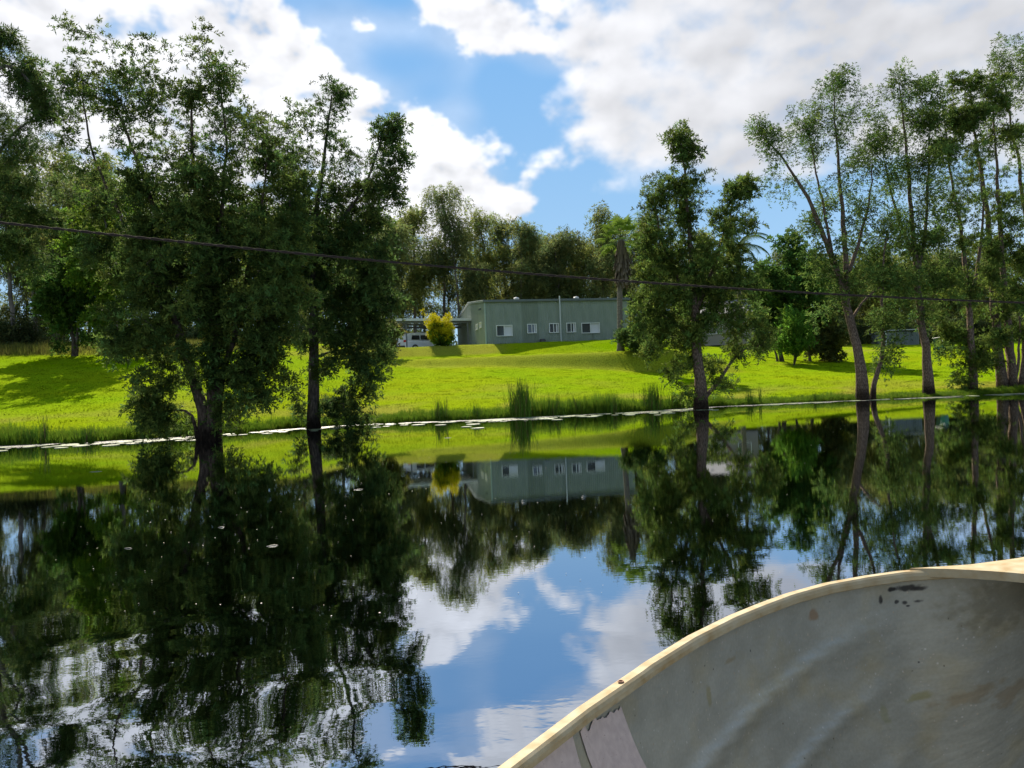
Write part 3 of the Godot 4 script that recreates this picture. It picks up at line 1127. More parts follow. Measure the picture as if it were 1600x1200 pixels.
func build_car(at: Vector3, turn: float) -> void:   # local +x is the nose
	var o := thing("parked_car", at, "white family car parked under the carport behind the yellow shrub", "car")
	o.rotation.y = turn
	var paint := mat("white paint", lin(0.72, 0.73, 0.74), 0.25, 0.0, 0.6)
	paint.clearcoat_enabled = true
	paint.clearcoat = 0.6
	var glass := mat("car glass", lin(0.012, 0.014, 0.016), 0.06, 0.0, 0.9)
	var black := mat("black trim", lin(0.02, 0.02, 0.02), 0.6)
	var half := 0.9
	# lower body: cross sections along the length, rounded
	var secs := [[-2.28, 0.45, 0.86, 0.74], [-2.24, 0.34, 0.98, 0.85], [-1.9, 0.28, 1.02, 0.9], [-0.6, 0.26, 0.99, 0.91], [0.8, 0.26, 0.98, 0.91], [1.2, 0.26, 0.96, 0.9], [1.9, 0.28, 0.86, 0.87], [2.22, 0.34, 0.76, 0.8], [2.3, 0.45, 0.66, 0.68]]
	body_loft(o, "body", secs, paint, 0.16)
	var cab := [[-2.16, 0.98, 1.06, 0.72], [-2.0, 0.98, 1.42, 0.71], [-1.75, 0.98, 1.60, 0.70], [-0.8, 0.98, 1.68, 0.70], [0.0, 0.98, 1.66, 0.70], [0.45, 0.97, 1.52, 0.71], [1.1, 0.96, 1.05, 0.74]]
	body_loft(o, "cabin", cab, paint, 0.12)
	for s in [-1.0, 1.0]:
		var g := Geo.new()
		for q in [[-1.65, -0.85, 1.06, 1.48], [-0.76, 0.12, 1.06, 1.5], [0.2, 0.85, 1.05, 1.45]]:
			var a := Vector3(q[0], q[2], s * 0.755)
			var b := Vector3(q[1], q[2], s * 0.755)
			var c := Vector3(q[1] - (0.38 if q[1] > 0.5 else 0.0), q[3], s * 0.69)
			var d := Vector3(q[0] + (0.12 if q[0] < -1.0 else 0.0), q[3], s * 0.69)
			if s > 0: g.quad(a, b, c, d)
			else: g.quad(b, a, d, c)
		part("side_window", g, glass, o)
		var t := Geo.new()
		t.box(Vector3(-2.2, 0.93, s * 0.7), Vector3(0.16, 0.2, 0.32), Basis(Vector3.UP, s * 0.25), Color.WHITE, 0.02)
		part("tail_light", t, mat("red lens", lin(0.45, 0.015, 0.015), 0.2, 0.0, 0.7), o)
		var h := Geo.new()
		h.box(Vector3(2.18, 0.7, s * 0.62), Vector3(0.2, 0.14, 0.3), Basis(Vector3.UP, -s * 0.3), Color.WHITE, 0.02)
		part("headlight", h, mat("clear lens", lin(0.6, 0.62, 0.65), 0.1), o)
		var mir := Geo.new()
		mir.box(Vector3(0.62, 1.06, s * 0.98), Vector3(0.1, 0.13, 0.2), Basis.IDENTITY, Color.WHITE, 0.02)
		part("mirror", mir, paint, o)
		for x in [-1.4, 1.38]:
			var w := Node3D.new()
			w.name = "wheel"
			w.position = Vector3(x, 0.33, s * 0.82)
			w.rotation.x = PI / 2
			o.add_child(w, true)
			var ty := Geo.new()
			ty.lathe([Vector2(0.2, -0.11), Vector2(0.31, -0.11), Vector2(0.34, -0.06), Vector2(0.34, 0.06), Vector2(0.31, 0.11), Vector2(0.2, 0.11)], 22)
			part("tyre", ty, black, w)
			var ri := Geo.new()
			ri.lathe([Vector2(0.01, -0.09), Vector2(0.06, -0.09), Vector2(0.19, -0.07), Vector2(0.21, -0.1), Vector2(0.21, 0.1), Vector2(0.19, 0.07), Vector2(0.06, 0.09), Vector2(0.01, 0.09)], 14)
			part("rim", ri, mat("alloy", lin(0.4, 0.4, 0.42), 0.3, 0.8), w)
	var rw := Geo.new()
	rw.quad(Vector3(-2.115, 1.12, -0.6), Vector3(-2.115, 1.12, 0.6), Vector3(-1.86, 1.5, 0.54), Vector3(-1.86, 1.5, -0.54))
	part("rear_window", rw, glass, o)
	var ws := Geo.new()
	ws.quad(Vector3(1.08, 1.09, 0.6), Vector3(1.08, 1.09, -0.6), Vector3(0.56, 1.47, -0.55), Vector3(0.56, 1.47, 0.55))
	part("windscreen", ws, glass, o)
	var bump := Geo.new()
	bump.box(Vector3(-2.26, 0.48, 0), Vector3(0.14, 0.2, 1.5), Basis.IDENTITY, Color.WHITE, 0.03)
	part("bumper", bump, black, o)


func body_loft(o: Node3D, called: String, secs: Array, m: Material, round_: float) -> void:
	var g := Geo.new()
	var rings := []
	for s in secs:
		var ring := PackedVector3Array()
		var h: float = s[2] - s[1]
		var r: float = minf(round_, h * 0.45)
		for q in [[-1, -1, 0.6, 0], [-1, -1, 0, 0.6], [-1, 1, 0, 1.0], [-1, 1, 0.35, 0.3], [-1, 1, 1.0, 0], [1, 1, 1.0, 0], [1, 1, 0.35, 0.3], [1, 1, 0, 1.0], [1, -1, 0, 0.6], [1, -1, 0.6, 0]]:
			var y: float = (s[1] + q[3] * r) if q[1] < 0 else (s[2] - q[3] * r)
			ring.append(Vector3(s[0], y, q[0] * (s[3] - q[2] * r)))
		rings.append(ring)
	for k in rings.size() - 1:
		for j in 10:
			var a: Vector3 = rings[k][j]
			var b: Vector3 = rings[k][(j + 1) % 10]
			var c: Vector3 = rings[k + 1][(j + 1) % 10]
			var d: Vector3 = rings[k + 1][j]
			g.quad(a, d, c, b)
	for e in [0, rings.size() - 1]:
		for j in range(1, 9):
			if e == 0: g.tri(rings[e][0], rings[e][j], rings[e][j + 1])
			else: g.tri(rings[e][0], rings[e][j + 1], rings[e][j])
	part(called, g, m, o)


# ---------------------------------------------------------------- palms
func fan_palm(base: Vector3, crown_y: float, label: String) -> void:
	var o := thing("fan_palm", base, label, "palm")
	var h := crown_y - base.y
	var g := Geo.new()
	var line := PackedVector3Array()
	var thick := PackedFloat32Array()
	var n := 60
	for k in n + 1:
		var t := float(k) / n
		line.append(Vector3(0.3 * t * t, -0.2 + (h + 0.2) * t, 0))
		thick.append((0.17 + 0.14 * exp(-t * 14.0)) * (1.0 + (0.07 if k % 2 == 0 else -0.05)))
	g.tube(line, thick, 12)
	part("trunk", g, mats["bark palm"], o)
	var c := Vector3(0.3, h, 0)
	var sk := Geo.new()
	for k in 420:
		var a := rr(0, TAU)
		var y := rr(-2.5, -0.1)
		var r := 0.22 + 0.42 * sin(PI * clampf((y + 2.9) / 3.0, 0, 1)) * rr(0.6, 1.1)
		var p := c + Vector3(cos(a) * r * 0.6, y, sin(a) * r * 0.6)
		var q := c + Vector3(cos(a) * r, y - rr(0.5, 0.95), sin(a) * r)
		var w := Vector3(-sin(a), 0, cos(a)) * rr(0.03, 0.07)
		var t := rr(0.6, 1.2)
		sk.quad(p - w * 0.4, q - w, q + w, p + w * 0.4, Color(0.13 * t, 0.105 * t, 0.075 * t))
	part("dead_skirt", sk, leaf_mat("dry frond", 0.3, 0.8), o)
	for k in 26:
		var a := TAU * k * 0.382
		var up := lerpf(1.25, -0.55, float(k) / 25.0)
		var d := Vector3(cos(a) * cos(up), sin(up), sin(a) * cos(up))
		var f := Geo.new()
		var l := rr(0.9, 1.15)
		var tip := d * l + Vector3(0, -0.12, 0)
		f.tube(PackedVector3Array([Vector3.ZERO, d * l * 0.5 + Vector3(0, 0.02, 0), tip]), PackedFloat32Array([0.022, 0.016, 0.012]), 4, Color(0.10, 0.12, 0.03))
		var side := d.cross(Vector3.UP).normalized()
		var nrm := side.cross(d).normalized()
		for j in 22:
			var b := lerpf(-1.9, 1.9, j / 21.0)
			var e := (d * cos(b) + side * sin(b)).normalized()
			var ll := rr(0.65, 0.9) * (0.75 + 0.25 * cos(b))
			var w := e.cross(nrm).normalized() * 0.036
			var m1 := tip + e * ll * 0.6 + nrm * 0.05
			var t := rr(0.75, 1.2)
			var col := Color(0.15 * t, 0.225 * t, 0.035 * t)
			f.quad(tip - w * 0.4, m1 - w, m1 + w, tip + w * 0.4, col)
			f.tri(m1 - w, tip + e * ll + Vector3(0, -0.16, 0), m1 + w, col)
		part("frond", f, leaf_mat("palm leaf", 0.7, 0.85), o).position = c


func feather_palm(base: Vector3, crown_y: float, label: String) -> void:
	var o := thing("feather_palm", base, label, "palm")
	var h := crown_y - base.y
	var g := Geo.new()
	g.tube(PackedVector3Array([Vector3(0, -0.2, 0), Vector3(0.05, h * 0.5, 0), Vector3(0, h, 0)]), PackedFloat32Array([0.2, 0.16, 0.13]), 10)
	part("trunk", g, mats["bark palm"], o)
	for k in 15:
		var a := TAU * k * 0.382
		var up := lerpf(1.2, -0.1, k / 14.0)
		var f := Geo.new()
		var line := PackedVector3Array()
		var thick := PackedFloat32Array()
		var p := Vector3.ZERO
		var pitch := up
		for s in 12:
			line.append(p)
			thick.append(0.03 * (1.0 - s / 13.0))
			p += Vector3(cos(a) * cos(pitch), sin(pitch), sin(a) * cos(pitch)) * 0.27
			pitch -= 0.16
		f.tube(line, thick, 4, Color(0.10, 0.12, 0.03))
		for s in range(2, 12):
			for q in 3:
				for sd in [-1.0, 1.0]:
					var at := line[s].lerp(line[maxi(s - 1, 0)], q / 3.0)
					var side: Vector3 = Vector3(-sin(a), 0, cos(a)) * sd
					var ll := rr(0.6, 0.85) * (1.0 - 0.045 * s)
					var e: Vector3 = (side * 0.7 + Vector3(cos(a) * 0.3, -0.75, sin(a) * 0.3)).normalized() * ll
					var w := Vector3(cos(a), 0.2, sin(a)) * 0.035
					var t := rr(0.75, 1.2)
					f.tri(at - w, at + w, at + e, Color(0.05 * t, 0.09 * t, 0.025 * t))
		part("frond", f, leaf_mat("palm leaf", 0.7, 0.85), o).position = Vector3(0, h, 0)


# ---------------------------------------------------------------- the boat that the photograph was taken from
func beam_at(s: float) -> float:   # half the width, s metres back from the stem
	return table([[0.0, 0.0], [0.06, 0.035], [0.12, 0.065], [0.25, 0.14], [0.35, 0.235], [0.45, 0.37], [0.54, 0.44], [0.64, 0.505], [0.75, 0.555], [0.85, 0.585], [0.95, 0.61], [1.1, 0.635], [1.27, 0.645], [1.5, 0.635], [1.75, 0.61], [3.3, 0.56]], s)


func rail_at(s: float) -> float:
	return table([[0.0, 0.89], [0.2, 0.872], [0.43, 0.845], [0.62, 0.83], [0.95, 0.80], [1.3, 0.765], [1.75, 0.74], [3.3, 0.68]], s)


func hull_point(s: float, v: float, side: float) -> Vector3:   # v: 0 at the rail, 1 at the keel
	var b := beam_at(s) if s > 0.001 else 0.0
	var g := rail_at(s)
	var keel := 0.03 + 0.5 * exp(-s * s / 0.10)
	v = clampf(v, 0.0, 1.0)
	var a := v * PI / 2.0
	var off := b * pow(maxf(cos(a), 0.0), 0.62)
	var y := keel + (g - keel) * (1.0 - pow(sin(a), 0.95))
	var rib := 0.0
	for q in [[0.24, 1.1, 0.23], [0.34, 0.8, 0.36], [0.50, 0.8, 0.30]]:   # pressed strakes running aft and down
		rib += exp(-pow((v - q[0] - q[2] * (s - q[1])) / 0.020, 2.0))
	rib *= smoothstep(0.38, 0.75, s)
	off -= rib * 0.012 * (1.0 if b > 0.05 else 0.0)
	y += rib * 0.010
	return Vector3(-s, y, -off * side)


func smooth_stations() -> PackedFloat32Array:
	var r := PackedFloat32Array()
	var s := 0.0
	while s < 1.9:
		r.append(s); s += 0.02
	while s < 3.31:
		r.append(minf(s, 3.3)); s += 0.1
	return r


func boat_texture() -> ImageTexture:   # bare weathered aluminium: grey bloom, pale pits, ochre stains, a few black scuffs near the bow plate, shade painted under it
	var w := 1400
	var h := 700
	var n1 := FastNoiseLite.new()
	n1.seed = 4; n1.frequency = 0.012; n1.fractal_octaves = 5
	var n2 := FastNoiseLite.new()
	n2.seed = 8; n2.frequency = 0.16; n2.fractal_octaves = 3
	var im := Image.create(w, h, false, Image.FORMAT_RGB8)
	for y in h:
		for x in w:
			var a := n1.get_noise_2d(x, y)
			var b := n2.get_noise_2d(x, y * 0.8)
			var t := 0.58 + a * 0.045 + b * 0.025
			var o := clampf(n1.get_noise_2d(x * 0.6 + 900.0, y * 0.6) * 1.6 - 0.1, 0, 1) * 0.07
			im.set_pixel(x, y, Color(t + o * 0.25, t - o * 0.1, t - 0.035 - o * 0.8))
	for k in 3600:      # corrosion pits, short strokes
		var x := rng.randi() % w
		var y := rng.randi() % h
		var t := rr(0.58, 0.72)
		var warm := rr(0.0, 0.12)
		if rr(0, 1) < 0.05: t = rr(0.25, 0.4)
		im.fill_rect(Rect2i(x, y, 1 + rng.randi() % 2, 1 + rng.randi() % 3), Color(t, t - warm * 0.4, t - warm))
	# stains, and shade painted under the bow plate: [station, v, reach along, reach down, colour, strength]
	for q in [[0.68, 0.05, 0.022, 0.012, Color(0.50, 0.37, 0.26), 0.56], [0.96, 0.075, 0.02, 0.006, Color(0.50, 0.43, 0.30), 0.38], [1.05, 0.12, 0.010, 0.02, Color(0.50, 0.46, 0.28), 0.41], [0.45, 0.28, 0.03, 0.012, Color(0.50, 0.48, 0.28), 0.45], [0.36, 0.31, 0.07, 0.022, Color(0.50, 0.43, 0.32), 0.45], [0.53, 0.30, 0.012, 0.03, Color(0.50, 0.50, 0.34), 0.38], [0.29, 0.36, 0.05, 0.03, Color(0.50, 0.43, 0.33), 0.45], [0.24, 0.10, 0.16, 0.08, Color(0.42, 0.40, 0.33), 0.45],  # last one here: brown shade painted in below the bow plate
			[0.445, 0.030, 0.030, 0.008, Color(0.08, 0.08, 0.09), 0.8], [0.425, 0.034, 0.016, 0.006, Color(0.06, 0.06, 0.07), 0.75], [0.478, 0.030, 0.011, 0.005, Color(0.08, 0.08, 0.09), 0.9], [0.43, 0.062, 0.010, 0.005, Color(0.1, 0.1, 0.11), 0.75], [0.452, 0.062, 0.006, 0.005, Color(0.1, 0.1, 0.11), 0.75], [0.468, 0.058, 0.006, 0.005, Color(0.1, 0.1, 0.11), 0.75], [0.505, 0.048, 0.006, 0.009, Color(0.1, 0.1, 0.11), 0.75], [0.446, 0.070, 0.005, 0.003, Color(0.1, 0.1, 0.11), 0.75]]:
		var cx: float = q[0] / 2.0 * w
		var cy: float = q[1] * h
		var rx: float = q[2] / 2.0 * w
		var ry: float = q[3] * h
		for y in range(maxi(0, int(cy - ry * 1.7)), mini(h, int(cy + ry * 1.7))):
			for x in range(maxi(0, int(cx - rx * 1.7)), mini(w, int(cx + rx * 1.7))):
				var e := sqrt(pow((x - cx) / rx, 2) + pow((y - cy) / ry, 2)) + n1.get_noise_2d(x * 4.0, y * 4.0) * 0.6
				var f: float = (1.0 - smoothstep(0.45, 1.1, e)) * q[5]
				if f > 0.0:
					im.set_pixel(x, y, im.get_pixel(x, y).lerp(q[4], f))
	im.generate_mipmaps()
	return ImageTexture.create_from_image(im)


func cracked_paint() -> ImageTexture:
	var n := 512
	var f := FastNoiseLite.new()
	f.noise_type = FastNoiseLite.TYPE_CELLULAR
	f.cellular_return_type = FastNoiseLite.RETURN_DISTANCE2_SUB
	f.seed = 12; f.frequency = 0.02
	f.domain_warp_enabled = true
	f.domain_warp_amplitude = 22.0
	f.domain_warp_frequency = 0.02
	var b := FastNoiseLite.new()
	b.seed = 2; b.frequency = 0.02; b.fractal_octaves = 4
	var im := Image.create(n, n, false, Image.FORMAT_RGB8)
	for y in n:
		for x in n:
			var d := f.get_noise_2d(x * 1.0, y * 1.9) + 1.0
			var a := b.get_noise_2d(x, y)
			var c := Color(0.80, 0.755, 0.76) * (1.0 + a * 0.07)
			var open := 1.0 - smoothstep(0.02, 0.05 + 0.04 * clampf(a * 3.0, 0, 1), d)
			open *= smoothstep(-0.15, 0.1, b.get_noise_2d(x * 0.7 + 900, y * 0.7))
			im.set_pixel(x, y, c.lerp(Color(0.28, 0.26, 0.24), open))
	return ImageTexture.create_from_image(im)


func build_boat() -> void:
	var o := thing("aluminium_boat", Vector3(1.62, 0, -2.05), "weathered bare aluminium dinghy with peeling paint in the foreground", "boat")
	o.rotation.y = deg_to_rad(45.0)
	var metal := mat("hull aluminium", lin(0.95, 0.95, 0.95), 0.5, 0.35, 0.5)
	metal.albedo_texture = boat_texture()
	metal.cull_mode = BaseMaterial3D.CULL_DISABLED
	metal.heightmap_enabled = true
	metal.heightmap_texture = noise_tex(0.06, 4, 512, [], FastNoiseLite.TYPE_SIMPLEX_SMOOTH, 15)
	metal.heightmap_scale = 0.12
	var rail := mat("rail aluminium", lin(0.37, 0.325, 0.245), 0.7, 0.0, 0.3)
	rail.albedo_texture = noise_tex(0.02, 5, 512, [[0.0, Color(0.82, 0.72, 0.55)], [0.35, Color(0.90, 0.85, 0.75)], [0.6, Color(0.95, 0.92, 0.84)], [1.0, Color(1, 1, 0.98)]], FastNoiseLite.TYPE_SIMPLEX_SMOOTH, 18)
	rail.uv1_triplanar = true
	rail.uv1_scale = Vector3(1.7, 1.7, 1.7)
	var st := smooth_stations()
	var rows := 61
	for side in [1.0, -1.0]:
		var p := PackedVector3Array()
		var n := PackedVector3Array()
		var u := PackedVector2Array()
		for s in st:
			for k in rows:
				var v := float(k) / (rows - 1)
				p.append(hull_point(s, v, side))
				var e := 0.006
				var a := hull_point(s + 0.03, v, side) - hull_point(maxf(s - 0.03, 0.004), v, side)
				var b := hull_point(maxf(s, 0.004), minf(v + e, 1.0), side) - hull_point(maxf(s, 0.004), maxf(v - e, 0.0), side)
				n.append(a.cross(b).normalized())
				u.append(Vector2(s / 2.0, v))
		var g := Geo.new()
		g.grid(rows, st.size(), p, n, PackedColorArray(), u)
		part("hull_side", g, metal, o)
		# rail: a rolled edge, its top inward of the hull line and a lip hanging inside
		var r := Geo.new()
		var prof := [Vector2(0.007, -0.022), Vector2(0.010, -0.004), Vector2(0.006, 0.003), Vector2(-0.016, 0.005), Vector2(-0.021, 0.001), Vector2(-0.024, -0.006), Vector2(-0.024, -0.017), Vector2(-0.020, -0.020)]
		for k in st.size() - 1:
			if st[k] < 0.02: continue
			for j in prof.size() - 1:
				var q := []
				for e in [[k, j], [k + 1, j], [k + 1, j + 1], [k, j + 1]]:
					var s: float = st[e[0]]
					var t := hull_point(s + 0.02, 0.0, side) - hull_point(maxf(s - 0.02, 0.0), 0.0, side)
					var out: Vector3 = Vector3(t.z, 0, -t.x).normalized() * side * -1.0
					if out.dot(Vector3(0.3, 0, -side)) < 0: out = -out
					var pr: Vector2 = prof[e[1]]
					q.append(hull_point(s, 0.0, side) + out * pr.x + Vector3(0, pr.y, 0))
				if side > 0: r.quad(q[3], q[2], q[1], q[0])
				else: r.quad(q[0], q[1], q[2], q[3])
		part("gunwale", r, rail, o)
	# bow plate
	var bp := Geo.new()
	var cut := 0.44
	var m1 := 24
	for k in m1:
		var s0 := cut * k / m1
		var s1 := cut * (k + 1) / m1
		# across: from the port rail to the starboard rail, its after edge hollowed
		for j in 16:
			var a0 := lerpf(-1.0, 1.0, j / 16.0)
			var a1 := lerpf(-1.0, 1.0, (j + 1) / 16.0)
			var q := []
			for e in [[s0, a0], [s1, a0], [s1, a1], [s0, a1]]:
				var hollow: float = e[0] * (1.0 - 0.08 * (1.0 - e[1] * e[1]))
				var b: float = beam_at(e[0])
				q.append(Vector3(-hollow, rail_at(e[0]) + 0.009 + 0.02 * (1.0 - e[1] * e[1]), -e[1] * b * 1.0))
			bp.quad(q[0], q[3], q[2], q[1])
	for j in 16:
		var a0 := lerpf(-1.0, 1.0, j / 16.0)
		var a1 := lerpf(-1.0, 1.0, (j + 1) / 16.0)
		var e0 := Vector3(-cut * (1.0 - 0.08 * (1.0 - a0 * a0)), rail_at(cut) + 0.009 + 0.02 * (1.0 - a0 * a0), -a0 * beam_at(cut))
		var e1 := Vector3(-cut * (1.0 - 0.08 * (1.0 - a1 * a1)), rail_at(cut) + 0.009 + 0.02 * (1.0 - a1 * a1), -a1 * beam_at(cut))
		var dn := Vector3(-0.004, -0.022, 0)
		bp.quad(e0 + dn, e0, e1, e1 + dn)
	part("bow_plate", bp, rail, o)
	# transom
	var tr := Geo.new()
	var last := PackedVector3Array()
	for k in rows:
		last.append(hull_point(3.3, float(k) / (rows - 1), 1.0))
	for k in range(rows - 2, -1, -1):
		last.append(hull_point(3.3, float(k) / (rows - 1), -1.0))
	for k in range(1, last.size() - 1):
		tr.tri(last[0], last[k], last[k + 1])
	part("transom", tr, metal, o)
	# two thwarts, out of the picture behind
	for s in [2.15, 3.05]:
		var th := Geo.new()
		th.box(Vector3(-s, 0.36, 0), Vector3(0.26, 0.03, beam_at(s) * 1.7), Basis.IDENTITY, Color.WHITE, 0.006)
		part("thwart", th, metal, o)
	# screw in the rail
	var sc := Geo.new()
	var sp := hull_point(1.37, 0.0, 1.0) + Vector3(0, 0.006, 0.006)
	sc.lathe([Vector2(0.007, 0), Vector2(0.006, 0.0015), Vector2(0.0045, 0.0015), Vector2(0.004, -0.001), Vector2(0.0005, -0.001)], 12, sp)
	part("screw", sc, mat("rusty screw", lin(0.20, 0.09, 0.045), 0.7), o)
	# what is left of two patches of lilac paint, cracked and curling
	var pm := mat("lilac paint", lin(0.67, 0.635, 0.605), 0.55, 0.0, 0.4)
	pm.albedo_texture = cracked_paint()
	pm.cull_mode = BaseMaterial3D.CULL_DISABLED
	for q in PAINT:
		var g := Geo.new()
		var cols := 34
		var rows2 := 40
		var p := PackedVector3Array()
		var n := PackedVector3Array()
		var u := PackedVector2Array()
		for y in rows2:
			var f := float(y) / (rows2 - 1)
			for x in cols:
				var e := 1.0 - float(x) / (cols - 1)
				var s0: float = lerpf(q[0], q[2], f)
				var s1: float = lerpf(q[1], q[3], f)
				var top: float = lerpf(q[4], q[5], e) + grain.get_noise_1d(e * 160.0 + q[0] * 900.0) * 0.018
				var s: float = lerpf(s0, s1, e) + grain.get_noise_1d(f * 140.0 + 50.0 * e) * 0.004
				var v := maxf(0.003, lerpf(top, 0.62, f))
				var c := hull_point(s, v, 1.0)
				var a := hull_point(s + 0.02, v, 1.0) - hull_point(s - 0.02, v, 1.0)
				var b := hull_point(s, v + 0.01, 1.0) - hull_point(s, v - 0.01, 1.0)
				var m := a.cross(b).normalized()
				if m.z < 0.0 and m.y < 0.2: m = -m
				if m.z < 0.0: m = -m
				p.append(c + m * (0.003 + 0.0015 * maxf(0.0, grain.get_noise_2d(x * 30.0, y * 30.0))))
				n.append(m)
				u.append(Vector2(e * (q[1] - q[0]) * 5.0 + q[0], f * 2.2))
		g.grid(cols, rows2, p, n, PackedColorArray(), u)
		part("paint_patch", g, pm, o)


# ---------------------------------------------------------------- everything in its place
var LOOKS := {}


